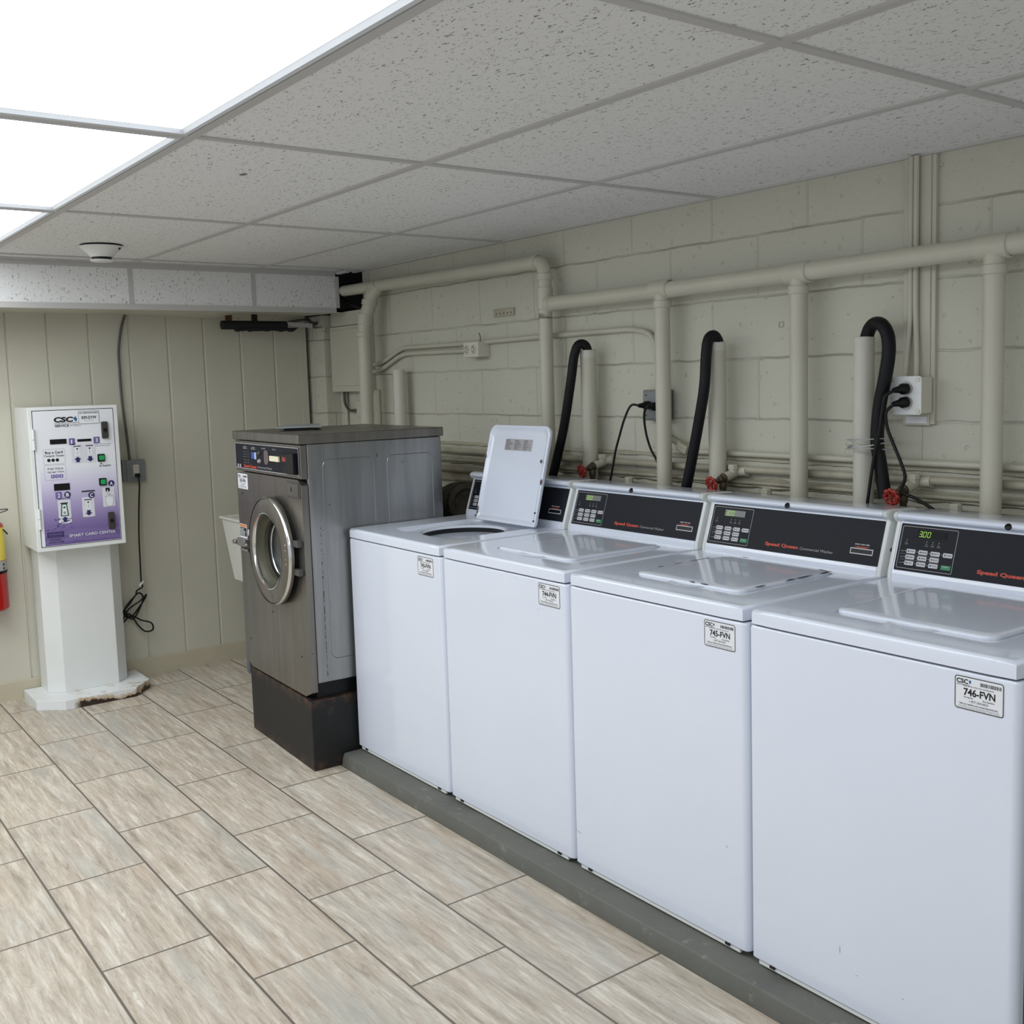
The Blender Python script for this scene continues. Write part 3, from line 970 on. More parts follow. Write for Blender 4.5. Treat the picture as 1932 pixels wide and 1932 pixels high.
def make_washer(k, num, label, opened, disp):
    x0 = PITCH * k - (0.001 if k == 0 else 0)
    t = thing('washing_machine', label, 'washer', (x0 + W / 2, 0.35, CONC_TOP), 'white top-load washers in a row')
    # cabinet: shell with rounded front edges, slightly inset body on the right where the side panel starts
    mb = MB()
    prof = []
    for (qx, qy, a0) in ((W - 0.018, 0.018, -90), ):
        pass
    ring = [(x0 + p[0], 0.35 + p[1]) for p in rrect(W, 0.70, 0.016, 6, W / 2, 0, rs=(0.018, 0.006, 0.006, 0.010))]
    rin = [(x0 + p[0], 0.35 + p[1]) for p in rrect(W - 0.012, 0.688, 0.012, 6, W / 2, 0, rs=(0.014, 0.005, 0.005, 0.008))]
    rin2 = [(x0 + p[0], 0.35 + p[1]) for p in rrect(W - 0.004, 0.696, 0.014, 6, W / 2, 0, rs=(0.017, 0.005, 0.005, 0.009))]
    mb.loft([[(x, y, 0.068) for x, y in rin], [(x, y, 0.074) for x, y in ring], [(x, y, 0.874) for x, y in ring],
             [(x, y, 0.8795) for x, y in rin2], [(x, y, 0.8815) for x, y in rin]], True, True)
    mb.build('cabinet', ENAMEL, t, smooth=60, wn=True)
    # base skirt flange and feet
    mb = MB()
    mb.box(x0 + 0.02, x0 + W - 0.03, 0.004, 0.012, 0.060, 0.069)
    mb.build('kick_flange', WHITE, t, smooth=0)
    for fx, fy in ((0.05, 0.05), (W - 0.06, 0.05), (0.05, 0.64), (W - 0.06, 0.64)):
        MB().lathe([(0.02, 0), (0.02, 0.008), (0.009, 0.011), (0.009, 0.020)], (x0 + fx, fy, CONC_TOP), seg=16, cap0=True, cap1=True).build('foot', RUBBER, t)
    # dark side seams (gap between front panel and side panel)
    mb = MB()
    mb.box(x0 + W - 0.0006, x0 + W + 0.0006, 0.030, 0.0335, 0.075, 0.874)
    mb.build('side_seam', DULL, t, smooth=0)
    # clips at the bottom edge
    for fx in (0.055, W - 0.075):
        MB().box(x0 + fx, x0 + fx + 0.014, -0.0006, 0.004, 0.0655, 0.0725).build('clip_notch', CHIP, t, smooth=0)
    mb, (cx, cy) = deck_mesh(x0)
    deck = mb.build('top_deck', ENAMEL, t, smooth=60, wn=True)
    # tub inside
    MB().lathe([(0.1535, 0.0145), (0.156, 0.008), (0.168, -0.01), (0.17, -0.05), (0.17, -0.45), (0.05, -0.47)], (cx, cy, 0.885), seg=40, cap1=True).build('wash_tub', simple('dark_tub_interior', srgb(38, 40, 42), 0.5, 0.3, var=0.2), t)
    # lid
    lw, lh, lt = 0.382, 0.376, 0.014
    if not opened:
        O, A, B, N_ = Vector((cx, cy, 0.9125)), X, Y, Z
    else:
        B = Vector((0, 0.089, 0.352)).normalized()
        A = X
        N_ = A.cross(B).normalized()
        N_ = -N_ if N_.y < 0 else N_      # outer face of the lid looks to the wall
        O = Vector((cx + 0.036, 0.452, 0.925)) + B * (lh / 2) 

    def lring(inset, d):
        pts = rrect(lw - 2 * inset, lh - 2 * inset, 0.03, 6, rs=(max(0.03 - inset, .004),) * 4 if not opened else (0.012, 0.035, 0.035, 0.012))
        return [O + A * p[0] + B * p[1] + N_ * d for p in pts]
    mb = MB()
    if not opened:
        mb.loft([lring(0.002, 0), lring(0, 0.003), lring(0, 0.010), lring(0.003, 0.0135), lring(0.010, 0.0150), lring(0.03, 0.0152)], True, True)
    else:
        # underside view: flange ring with shallow dished inner pan
        mb.loft([lring(0.0, 0.010), lring(0.0, 0.002), lring(0.002, -0.001), lring(0.006, -0.002), lring(0.010, -0.001), lring(0.018, 0.006),
                 lring(0.030, 0.0075)], False, True)
        mb.loft([lring(0.0, 0.010), lring(0.003, 0.0135), lring(0.010, 0.0150)], False, True)
    lid = mb.build('lid', ENAMEL, t, smooth=60, wn=True)
    if not opened:
        # finger scoop in front of the lid
        sx, sy = cx + 0.01, cy - lh / 2 - 0.004
        mb = MB()
        N2 = 20
        r0 = [(sx + 0.062 * math.cos(math.pi * i / N2), sy - 0.030 * math.sin(math.pi * i / N2) - 0.001, 0.9206) for i in range(N2 + 1)]
        r1 = [(sx + 0.052 * math.cos(math.pi * i / N2), sy + 0.002 - 0.022 * math.sin(math.pi * i / N2), 0.9226) for i in range(N2 + 1)]
        r2 = [(sx + 0.044 * math.cos(math.pi * i / N2), sy + 0.003 - 0.012 * math.sin(math.pi * i / N2), 0.9212) for i in range(N2 + 1)]
        vs = r0 + r1 + r2
        q = N2 + 1
        fc = [(a + i, a + i + 1, a + q + i + 1, a + q + i) for a in (0, q) for i in range(N2)]
        mb.faces(vs, fc)
        mb.build('finger_scoop', ENAMEL, lid, smooth=60)
    else:
        mb = MB()
        P = O + B * (lh / 2 - 0.075) - N_ * (-0.0066)
        a, b = A, B
        flat(mb, rect(-0.085, -0.022, 0.085, 0.022), P, a, b)
        pl = mb.build('instruction_label', SILVER, lid, smooth=0)
        mb = MB()
        P2 = P - N_ * 0.0007
        for c0 in (-0.082, -0.027, 0.029):
            for r_ in range(9):
                wv = random.uniform(0.02, 0.050)
                flat(mb, rect(c0 + 0.002, 0.011 - r_ * 0.0036, c0 + wv, 0.0128 - r_ * 0.0036), P2, a, b)
            flat(mb, rect(c0 + 0.002, 0.0150, c0 + 0.026, 0.0185), P2, a, b)
        mb.build('fine_print', GREYINK, pl, smooth=0)
        for sx_, sz_ in ((0.172, 0.055), (-0.1875, 0.06)):
            P = O + A * sx_ + B * sz_
            MB().lathe([(0.007, -0.0045), (0.0065, -0.0055), (0.002, -0.006)], P - N_ * 0.001, N_, 16, cap0=True, cap1=True).build('rubber_bumper', DULL, lid)
        for sx_, sz_ in ((0.182, -0.135), (0.182, -0.165)):
            P = O + A * sx_ + B * sz_
            MB().lathe([(0.004, -0.003), (0.003, -0.0045)], P, N_, 12, cap0=True, cap1=True).build('hinge_rivet', BLACKP, lid)
        # chips in the enamel
        mb = MB()
        rr = random.Random(3)
        for (u, v, s1, s2) in ((0.1885, -0.02, 0.006, 0.012), (-0.182, -0.155, 0.004, 0.02), (-0.188, -0.175, 0.006, 0.006)):
            pts = [(u + s1 * math.cos(q) * rr.uniform(.6, 1.1), v + s2 * math.sin(q) * rr.uniform(.6, 1.1)) for q in [i * math.pi / 6 for i in range(12)]]
            mb = MB()
            flat(mb, pts, O - N_ * 0.003, A, B)
            mb.build('enamel_chip', RUSTM, lid, smooth=0)
    if k == 2:
        # black chips along the closed lid edge of this worn washer
        mb = MB()
        rr = random.Random(5)
        for (u, v, du, dv) in ((0.190, 0.15, .0, .02), (0.190, 0.06, 0, .03), (0.190, 0.01, 0, .02), (0.190, -0.11, 0, .014), (0.165, 0.172, .012, 0),
                               (-0.188, -0.02, 0, .012), (-0.188, 0.05, 0, .02), (-0.188, 0.09, 0, .012), (-0.188, -0.09, 0, .01),
                               (0.03, -0.187, .006, 0), (-0.12, 0.185, .006, 0), (0.07, -0.187, .009, 0)):
            pts = [(u + (0.0032 + abs(du)) * math.cos(q) * rr.uniform(.5, 1.1), v + (0.0032 + abs(dv)) * math.sin(q) * rr.uniform(.5, 1.1)) for q in [i * math.pi / 6 for i in range(12)]]
            mb = MB()
            flat(mb, [(p_ + (p_ - u) * 0.5, q_ + (q_ - v) * 0.25) for p_, q_ in pts], O + Z * 0.0154, A, B)
            mb.build('enamel_chip', CHIP, lid, smooth=0)

    # ---- console housing: extruded profile
    cx0, cx1 = x0 + 0.006, x0 + 0.648
    prof = [(0.528, 0.918), (0.530, 0.936), (0.5722, 1.0625), (0.5705, 1.0665), (0.5620, 1.0705), (0.5560, 1.0760), (0.5545, 1.0815), (0.5575, 1.0865), (0.5640, 1.0895),
            (0.580, 1.0915), (0.690, 1.0865), (0.699, 1.080), (0.700, 0.918)]
    mb = MB()
    capw = 0.014

    def ring_at(x, inset=0.0):
        cyy, czz = 0.625, 1.0
        return [(x, y + (inset if y < cyy else -inset), z - (inset if z > czz else 0)) for y, z in prof]
    mb.loft([ring_at(cx0 + capw), ring_at(cx1 - capw)], True, True)
    mb.build('console_housing', ENAMEL, t, smooth=50, wn=True)
    for s_, (xa, xb) in ((-1, (cx0, cx0 + capw - 0.0012)), (1, (cx1, cx1 - capw + 0.0012))):
        mb = MB()
        mb.loft([ring_at(xa, 0.005), ring_at(xa - s_ * 0.0015, 0.0015), ring_at(xa - s_ * 0.004, 0), ring_at(xb, 0)], True, True)
        cp = mb.build('console_end_cap', WHITE, t, smooth=35)
        if s_ == 1:
            for (yy, zz) in ((0.60, 1.068), (0.575, 0.985)):
                MB().lathe([(0.0055, 0.0), (0.005, 0.002), (0.002, 0.0026)], (cx1 - 0.0004, yy, zz), X, 14, cap0=True, cap1=True).build('cap_screw', DULL, cp)
    # lock plug in the lip
    MB().lathe([(0.0085, 0.0), (0.0085, 0.003), (0.007, 0.0042)], (x0 + 0.32, 0.5560, 1.0790), (0, -0.86, 0.5), 20, cap0=True, cap1=True).build('lock_plug', BLACKP, t)

    # ---- control panel, its keys and print, on the sloping face
    O = FP0 + Vector((x0, 0, 0)) + FN * 0.0008
    a, b, n = X, FU, FN
    mb = MB()
    mb.prism(rrect(0.611, 0.1235, 0.002, 2, 0.3305, 0.0703), O, a, b, n, 0, 0.001)
    cp = mb.build('control_panel', CONSOLE, t, smooth=0)
    P = O + n * 0.0014
    mb = MB()
    ring2d(mb, rrect(0.156, 0.111, 0.004, 4, 0.1085, 0.0705), rrect(0.1536, 0.1086, 0.003, 4, 0.1085, 0.0705), P, a, b)
    put_text(mb, 'Commercial Washer', P, a, b, 0.377, 0.0262, 0.113, 0.0080, -0.005, 0.22)
    for z_ in (0.0525, 0.0375):
        flat(mb, rect(0.037, z_, 0.148, z_ + 0.0004), P, a, b)
    for i_, xx in enumerate((0.047, 0.104, 0.121, 0.138)):
        flat(mb, [(xx, 0.0885), (xx + 0.003, 0.0885), (xx + 0.0015, 0.0915)], P, a, b)
        put_text(mb, ('DOOR', 'WASH', 'RINSE', 'SPIN')[i_], P, a, b, xx - 0.003, 0.0775, 0.009, 0.0028)
        put_text(mb, ('LOCK', 'ON', 'ON', 'ON')[i_], P, a, b, xx - 0.002, 0.0825, 0.006, 0.0022)
    for r_, lb in enumerate(('Hot', 'Warm', 'Cold')):
        put_text(mb, lb, P, a, b, 0.0375, 0.0585 - 0.0154 * r_, 0.008, 0.003)
    mb.build('silver_printing', SILVER, cp, smooth=0)
    mb = MB()
    put_text(mb, 'Speed Queen', P, a, b, 0.252, 0.0268, 0.119, 0.0092, 0.045)
    flat(mb, [(0.553, 0.0565), (0.604, 0.0565), (0.590, 0.0535), (0.567, 0.0535)], P, a, b)
    mb.build('red_lettering', REDINK, cp, smooth=0)
    mb = MB()
    put_text(mb, 'INSERT CARD HERE', P, a, b, 0.556, 0.0608, 0.045, 0.0028, 0.02)
    ring2d(mb, rect(0.5440, 0.0355, 0.6150, 0.0515), rect(0.5460, 0.0375, 0.6130, 0.0495), P, a, b)
    mb.build('card_slot_frame', WINK, cp, smooth=0)
    MB().prism(rect(0.546, 0.0375, 0.613, 0.0495), P, a, b, n, -0.0003, 0.0004).build('card_slot', BLACKP, cp, smooth=0)
    # display
    mb = MB()
    mb.prism(rect(0.076, 0.0990, 0.156, 0.1180), P, a, b, n, -0.0002, 0.0005)
    dsp = mb.build('display_screen', LCD if disp == 'lcd' else DLCD, cp, smooth=0)
    # seven segment digits 3.00
    mb = MB()

    def seg7(x, y, w, h, on, th=0.0012, sh=0.12):
        S7 = {'a': (0, h, w, h), 'g': (0, h / 2, w, h / 2), 'd': (0, 0, w, 0), 'f': (0, h / 2, 0, h), 'b': (w, h / 2, w, h), 'e': (0, 0, 0, h / 2), 'c': (w, 0, w, h / 2)}
        for s in on:
            xa, ya, xb, yb = S7[s]
            if ya == yb:
                q = [(xa + th * .5, ya - th / 2), (xb - th * .5, ya - th / 2), (xb - th * .5, ya + th / 2), (xa + th * .5, ya + th / 2)]
            else:
                q = [(xa - th / 2, ya + th * .5), (xa + th / 2, ya + th * .5), (xa + th / 2, yb - th * .5), (xa - th / 2, yb - th * .5)]
            flat(mb, [(x + u + v * sh, y + v) for u, v in q], P + n * 0.0006, a, b)
    seg7(0.0800, 0.1010, 0.0075, 0.0135, 'abgcd')
    flat(mb, circ(0.0895, 0.1008, 0.0010, 8), P + n * 0.0006, a, b)
    seg7(0.0915, 0.1010, 0.0075, 0.0135, 'abcdef')
    seg7(0.1035, 0.1010, 0.0075, 0.0135, 'abcdef')
    mb.build('lit_digits', GLOW, dsp, smooth=0)
    keys = [(0.053, 0.0552), (0.0875, 0.0552), (0.1215, 0.0552), (0.156, 0.0552), (0.053, 0.0398), (0.0875, 0.0398), (0.1215, 0.0398), (0.053, 0.0244), (0.0875, 0.0244), (0.1215, 0.0244)]
    words = ['LIGHT', 'MEDIUM', 'HEAVY', 'PREWASH', 'NORMAL', 'PERM PRESS', 'DELICATE', 'HOT', 'WARM', 'COLD']
    for (kx, kz), wd in zip(keys, words):
        mb = MB()
        mb.prism(rrect(0.0255, 0.0112, 0.002, 3, kx + 0.01275, kz + 0.0055), P, a, b, n, 0, 0.0008)
        put_text(mb, wd, P + n * 0.0011, a, b, kx + 0.0095, kz + 0.0042, 0.0135, 0.0028, 0.02, mi=1)
        flat(mb, circ(kx + 0.0055, kz + 0.0056, 0.0022, 8), P + n * 0.0011, a, b, 1)
        flat(mb, circ(kx - 0.004, kz + 0.0056, 0.0011, 8), P, a, b, 2)
        mb.build('keypad_button', [KEY, INK, WINK], cp, smooth=0)
    mb = MB()
    mb.prism(rrect(0.0265, 0.0115, 0.001, 2, 0.169, 0.0295), P, a, b, n, 0, 0.0008)
    put_text(mb, 'START', P + n * 0.0011, a, b, 0.161, 0.0300, 0.015, 0.0028, mi=1)
    mb.build('start_button', [GREENK, WINK], cp, smooth=0)
    for (sx_, sz_, ln, an) in {1: ((0.515, 0.792, 0.005, 1.3),), 2: ((0.018, 0.166, 0.030, -0.25), (0.585, 0.318, 0.012, -0.6)), 3: ((0.253, 0.196, 0.022, 1.57), (0.296, 0.155, 0.006, 0.1), (0.41, 0.155, 0.006, -0.2))}.get(k, ()):
        mb = MB()
        ca, sa = math.cos(an), math.sin(an)
        flat(mb, [(sx_ - ca * ln / 2, sz_ - sa * ln / 2), (sx_ + sa * 0.0006, sz_ - ca * 0.0006), (sx_ + ca * ln / 2, sz_ + sa * ln / 2), (sx_ - sa * 0.0006, sz_ + ca * 0.0006)], (x0, -0.0004, 0), X, Z)
        mb.build('scuff_mark', DULL, t, smooth=0)
    # service sticker on the cabinet front
    sticker(t, num, 0, 0, o=(x0 + 0.5185 if k else 0.500, -0.0003, 0.8060))
    return t


make_washer(0, '743-FVN', 'white top-load washer with its lid propped open, next to the steel washer', True, 'lcd')
make_washer(1, '744-FVN', 'white top-load washer between the open-lidded one and the one with black chips around its lid', False, 'lcd')
make_washer(2, '745-FVN', 'white top-load washer whose closed lid is edged with black enamel chips', False, 'lcd')
w4 = make_washer(3, '746-FVN', 'nearest white top-load washer, at the right edge, with bright green digits on black', False, 'dark')

# ================================================================== steel front loader on black base
MX0, MX1, MY0, MY1 = -0.652, -0.026, -0.172, 0.43
t = thing('front_load_washer', 'stainless steel front-load washer with a round porthole door on a black base', 'washer', (-0.33, 0.13, 0))
mb = MB()
mb.loft([[(-0.625, -0.170, 0.0), (-0.024, -0.178, 0.0), (-0.024, 0.42, 0.0), (-0.625, 0.42, 0.0)],
         [(-0.625, -0.170, 0.272), (-0.024, -0.178, 0.272), (-0.024, 0.42, 0.272), (-0.625, 0.42, 0.272)]], True, True)
mb.build('black_base', PLINTH, t, bevel=0.004, smooth=0)
# recessed plinth between
MB().box(MX0 + 0.03, MX1 - 0.02, MY0 + 0.03, MY1 - 0.02, 0.27, 0.35).build('frame_foot', BLACKP, t, smooth=0)
# side/back shell
MB().box(MX0 + 0.003, MX1 - 0.002, MY0 + 0.028, MY1, 0.335, 1.245).build('body_shell', STEEL2, t, bevel=0.004, smooth=0)
# embossed outlines on the right side
for (ya, yb, za, zb) in ((-0.085, 0.13, 0.42, 1.185), (0.185, 0.388, 0.42, 1.185)):
    mb = MB()
    pr = rrect(yb - ya, zb - za, 0.03, 6, (ya + yb) / 2, (za + zb) / 2)
    pi = rrect(yb - ya - 0.006, zb - za - 0.006, 0.027, 6, (ya + yb) / 2, (za + zb) / 2)
    pm = rrect(yb - ya - 0.003, zb - za - 0.003, 0.0285, 6, (ya + yb) / 2, (za + zb) / 2)
    mb.loft([[(MX1 - 0.0022, u, v) for u, v in pr], [(MX1 - 0.0006, u, v) for u, v in pm], [(MX1 - 0.0022, u, v) for u, v in pi]], False, False)
    mb.build('embossed_outline', STEEL2, t, smooth=60)
# front door panel and control box
CX, CZ, RO, RI = -0.271, 0.822, 0.212, 0.146


def panel_with_hole(x0, x1, z0, z1, cx, cz, r, y0, y1):
    N = 64
    out, inn = [], []
    for i in range(N):
        a = 2 * math.pi * (i + 0.5) / N
        dx, dz = math.cos(a), math.sin(a)
        tx = ((x1 - cx) / dx if dx > 0 else (x0 - cx) / dx)
        tz = ((z1 - cz) / dz if dz > 0 else (z0 - cz) / dz)
        m = min(tx, tz)
        out.append((cx + dx * m, cz + dz * m))
        inn.append((cx + dx * r, cz + dz * r))
    mb = MB()
    mb.loft([[(x, y1, z) for x, z in inn], [(x, y0, z) for x, z in inn], [(x, y0, z) for x, z in out], [(x, y1, z) for x, z in out]], False, False)
    return mb


panel_with_hole(MX0, MX1, 0.280, 1.112, CX, CZ, 0.165, MY0, MY0 + 0.025).build('front_panel', STEEL, t, smooth=35)
mb = MB()
mb.box(MX0, MX1, MY0, MY0 + 0.026, 1.116, 1.243)
mb.build('control_fascia', STEEL, t, bevel=0.003, smooth=0)
# top lid
mb = MB()
mb.box(MX0 - 0.006, MX1 + 0.004, MY0 - 0.008, MY1 + 0.01, 1.246, 1.2815)
mb.build('top_panel', STEEL, t, bevel=0.004, smooth=0)
mb = MB()
for yy in (0.10, 0.14):
    ring2d(mb, [(p[0] * 1.0, p[1]) for p in circ(-0.25, yy + 0.1, 0.030, 24)], circ(-0.25, yy + 0.1, 0.027, 24), (0, 0, 1.2818), X, Y)
mb.build('mug_rings', DULL, t, smooth=0)
# control overlay
P = Vector((0, MY0 - 0.0006, 0))
mb = MB()
mb.prism(rrect(0.618, 0.108, 0.006, 4, -0.340, 1.180), P, X, Z, -Y, 0, 0.0012)
pan = mb.build('control_panel', CONSOLE, t, smooth=0)
Q = P - Y * 0.0016
mb = MB()
ring2d(mb, rrect(0.614, 0.106, 0.006, 4, -0.340, 1.180), rrect(0.608, 0.100, 0.004, 4, -0.340, 1.180), Q, X, Z)
put_text(mb, 'Commercial Washer', Q, X, Z, -0.420, 1.137, 0.142, 0.0085, 0, 0.2)
for xx, w_, l1, l2 in ((-0.56, 0.045, 'WASH', 'TEMPERATURE'), (-0.475, 0.045, 'WASH', 'SELECTOR'), (-0.372, 0.05, 'FILL SELECT', ''), (-0.27, 0.045, 'WASH CYCLE', '')):
    put_text(mb, l1, Q, X, Z, xx, 1.216, w_ * 0.8, 0.0045, 0.02)
    if l2:
        put_text(mb, l2, Q, X, Z, xx - 0.004, 1.2095, w_, 0.0045, 0.02)
for xx in (-0.56, -0.54, -0.516):
    for zz in (1.196, 1.186, 1.176, 1.163, 1.152):
        put_text(mb, 'HOT' if zz > 1.17 else 'RINSE', Q, X, Z, xx, zz, 0.012, 0.0032)
for xx in (-0.630, -0.607):
    flat(mb, rect(xx, 1.131, xx + 0.014, 1.144), Q, X, Z)
mb.build('silver_printing', SILVER, pan, smooth=0)
mb = MB()
put_text(mb, 'Speed Queen', Q, X, Z, -0.560, 1.1345, 0.130, 0.0105, 0.045)
mb.build('red_lettering', REDINK, pan, smooth=0)
MB().box(-0.470, -0.437, MY0 - 0.006, MY0 - 0.001, 1.172, 1.199).build('blue_selector_button', simple('blue_plastic', srgb(34, 78, 176), 0.35, var=0), pan, bevel=0.0015)
MB().box(-0.436, -0.428, MY0 - 0.006, MY0 - 0.001, 1.172, 1.199).build('white_selector_edge', WINK, pan, smooth=0)
MB().box(-0.284, -0.200, MY0 - 0.010, MY0 - 0.001, 1.172, 1.193).build('cream_display_button', simple('cream_plastic', srgb(232, 226, 196), 0.35, var=0), pan, bevel=0.002)
MB().prism(rrect(0.050, 0.024, 0.008, 4, -0.152, 1.188), Q, X, Z, -Y, 0, 0.003).build('red_indicator', simple('red_plastic', srgb(150, 48, 48), 0.35, var=0), pan)
MB().prism(rrect(0.040, 0.056, 0.014, 4, -0.327, 1.184), Q, X, Z, -Y, 0, 0.002).build('fill_selector', simple('brown_plastic', srgb(104, 88, 90), 0.45, var=0), pan)
for zz in (1.199, 1.166):
    MB().lathe([(0.0085, 0), (0.0085, 0.004), (0.006, 0.009)], (-0.392, MY0 - 0.002, zz), -Y, 18, cap0=True, cap1=True).build('selector_knob', DULL if zz > 1.18 else SILVER, pan)
mb = MB()
mb.prism([(-0.190, 1.204), (-0.050, 1.212), (-0.050, 1.134), (-0.145, 1.134), (-0.145, 1.160), (-0.120, 1.166), (-0.112, 1.196), (-0.190, 1.199)][::-1], Q, X, Z, -Y, 0, 0.016)
mb.build('coin_chute', BLACKP, pan, bevel=0.002)
# door assembly
mb = MB()
mb.lathe([(RO - 0.012, 0.012), (RO, 0.018), (RO + 0.001, 0.030), (RO - 0.004, 0.038), (RO - 0.012, 0.0405), (RI + 0.012, 0.047), (RI + 0.003, 0.045), (RI, 0.040), (RI - 0.006, -0.015)], (CX, MY0, CZ), -Y, 80)
mb.lathe([(RO - 0.012, 0.012), (RI - 0.006, 0.012)], (CX, MY0, CZ), -Y, 80)
door = mb.build('door', STEEL, t, smooth=50)
mb = MB()
mb.lathe([(RO - 0.001, 0.028), (RO + 0.0022, 0.031), (RO + 0.001, 0.036), (RO - 0.004, 0.0405)], (CX, MY0, CZ), -Y, 80)
mb.lathe([(RI + 0.006, 0.0468), (RI + 0.001, 0.0460), (RI - 0.0015, 0.040), (RI - 0.002, 0.032)], (CX, MY0, CZ), -Y, 80)
mb.build('polished_rim', CHROME, door)
MB().lathe([(RO - 0.008, 0.0), (RO - 0.006, 0.013)], (CX + 0.006, MY0, CZ - 0.006), -Y, 60).build('door_seal', BLACKP, door)
mb = MB()
mb.lathe([(RI - 0.002, 0.032), (RI - 0.007, 0.022), (RI - 0.016, 0.016), (RI - 0.026, 0.010), (RI - 0.030, -0.004)], (CX, MY0, CZ), -Y, 60)
mb.build('gasket', GASKET, door)
mb = MB()
mb.lathe([(RI - 0.030, -0.002), (RI - 0.05, 0.002), (RI - 0.09, 0.005), (0.001, 0.006)], (CX, MY0, CZ), -Y, 60)
mb.build('window_glass', GLASS, door)
for sz in (0.05, -0.058):
    MB().box(CX + RO - 0.012, CX + RO + 0.040, MY0 - 0.022, MY0, CZ + sz - 0.012, CZ + sz + 0.012).build('hinge_leaf', DULL, door, bevel=0.002)
for sz in (0.043, 0.022, -0.012, -0.030):
    MB().lathe([(0.005, 0.0405), (0.0035, 0.0435)], (CX + 0.180, MY0, CZ + sz), -Y, 12, cap0=True, cap1=True).build('door_screw', CHROME, door)
mb = MB()
mb.box(-0.630, -0.545, MY0 - 0.024, MY0 - 0.001, CZ - 0.022, CZ + 0.010)
mb.box(-0.632, -0.560, MY0 - 0.010, MY0 - 0.001, CZ - 0.046, CZ - 0.034)
mb.tube([(-0.672, MY0 - 0.020, CZ - 0.012), (-0.640, MY0 - 0.020, CZ - 0.010)], 0.010, 16)
mb.tube([(-0.540, MY0 - 0.026, CZ - 0.006), (-0.500, MY0 - 0.034, CZ - 0.006)], 0.006, 16)
mb.build('door_latch', simple('worn_latch_metal', (0.42, 0.42, 0.42, 1), 0.32, 0.9, var=0.1), door, bevel=0.002)
# drum
mb = MB()
mb.lathe([(RI - 0.031, -0.005), (0.110, -0.06), (0.20, -0.075), (0.21, -0.08), (0.21, -0.40), (0.03, -0.42)], (CX, MY0, CZ), -Y, 60, cap1=True)
for r_ in (0.2095,):
    for k_ in range(5):
        mb.lathe([(r_, -0.10 - 0.06 * k_), (r_ - 0.005, -0.105 - 0.06 * k_), (r_, -0.11 - 0.06 * k_)], (CX, MY0, CZ), -Y, 60)
mb.build('drum', DRUM, t)
mb = MB()
for r_, d_ in ((0.112, -0.016), (0.100, -0.035), (0.090, -0.06)):
    mb.lathe([(r_, d_), (r_ - 0.003, d_ + 0.003), (r_ - 0.006, d_)], (CX, MY0, CZ), -Y, 60)
mb.build('inner_ring', CHROME, t)
# small square access lock
mb = MB()
mb.box(-0.150, -0.040, MY0 - 0.003, MY0, 1.040, 1.104)
lk = mb.build('service_door', DULL, t, bevel=0.001)
MB().box(-0.140, -0.048, MY0 - 0.006, MY0 - 0.003, 1.048, 1.097).build('door_plate', STEEL, lk, bevel=0.001)
MB().box(-0.1075, -0.1015, MY0 - 0.0068, MY0 - 0.006, 1.066, 1.082).build('keyhole', BLACKP, lk, smooth=0)
sticker(t, '742-FVN', 0, 0, o=(-0.640, MY0 - 0.0004, 1.040), w=0.104, h=0.064, small=True)
# warning label and small tag
MB().prism(rect(-0.648, 0.826, -0.572, 0.889), (0, MY0 - 0.0004, 0), X, Z, -Y, 0, 0.0005).build('warning_label', WPRINT, t, smooth=0)
wl = bpy.data.objects['warning_label']
mb = MB()
flat(mb, rect(-0.645, 0.838, -0.575, 0.875), (0, MY0 - 0.0012, 0), X, Z)
mb.build('black_text_block', INK, wl, smooth=0)
mb = MB()
flat(mb, rect(-0.645, 0.877, -0.575, 0.887), (0, MY0 - 0.0012, 0), X, Z)
mb.build('orange_band', simple('orange_ink', srgb(208, 120, 60), 0.5, var=0), wl, smooth=0)
mb = MB()
for i_ in range(6):
    flat(mb, rect(-0.641, 0.842 + i_ * 0.0052, -0.641 + random.uniform(0.03, 0.062), 0.844 + i_ * 0.0052), (0, MY0 - 0.0016, 0), X, Z)
mb.build('white_text_lines', WINK, wl, smooth=0)
MB().prism(rrect(0.040, 0.026, 0.008, 4, -0.543, 0.858), (0, MY0 - 0.0004, 0), X, Z, -Y, 0, 0.0005).build('small_notice', WPRINT, t, smooth=0)
for (xx, zz) in ((-0.60, 1.02), (-0.595, 0.40), (-0.10, 0.43), (-0.35, 0.56)):
    MB().lathe([(0.004, 0), (0.003, 0.0015)], (xx, MY0, zz), -Y, 10, cap0=True, cap1=True).build('panel_screw', BLACKP, t)
# rust seam on the side panel
mb = MB()
rr = random.Random(11)
z_ = 0.36
while z_ < 0.93:
    L_ = rr.uniform(0.004, 0.02) * (1.6 if z_ < 0.7 else 0.6)
    flat(mb, rect(-0.105 + rr.uniform(-.0005, .0005), z_, -0.105 + rr.uniform(0.001, 0.003), z_ + L_), (MX1 - 0.0014, 0, 0), Y, Z)
    z_ += L_ + rr.uniform(0.002, 0.02)
mb.build('rust_streak', RUSTM, t, smooth=0)

# the machine is a little wider than deep and stands slightly turned
PIV = Vector((MX1, MY0, 0))
TURN = Matrix.Translation(PIV) @ Matrix.Rotation(math.radians(-2.2), 4, 'Z') @ Matrix.Translation(-PIV)


def widen(ob, base_x, only_shift=None):
    for v in ob.data.vertices:
        wx = v.co.x + base_x
        v.co.x = (wx + only_shift if only_shift is not None else PIV.x + (wx - PIV.x) * 1.10) - base_x


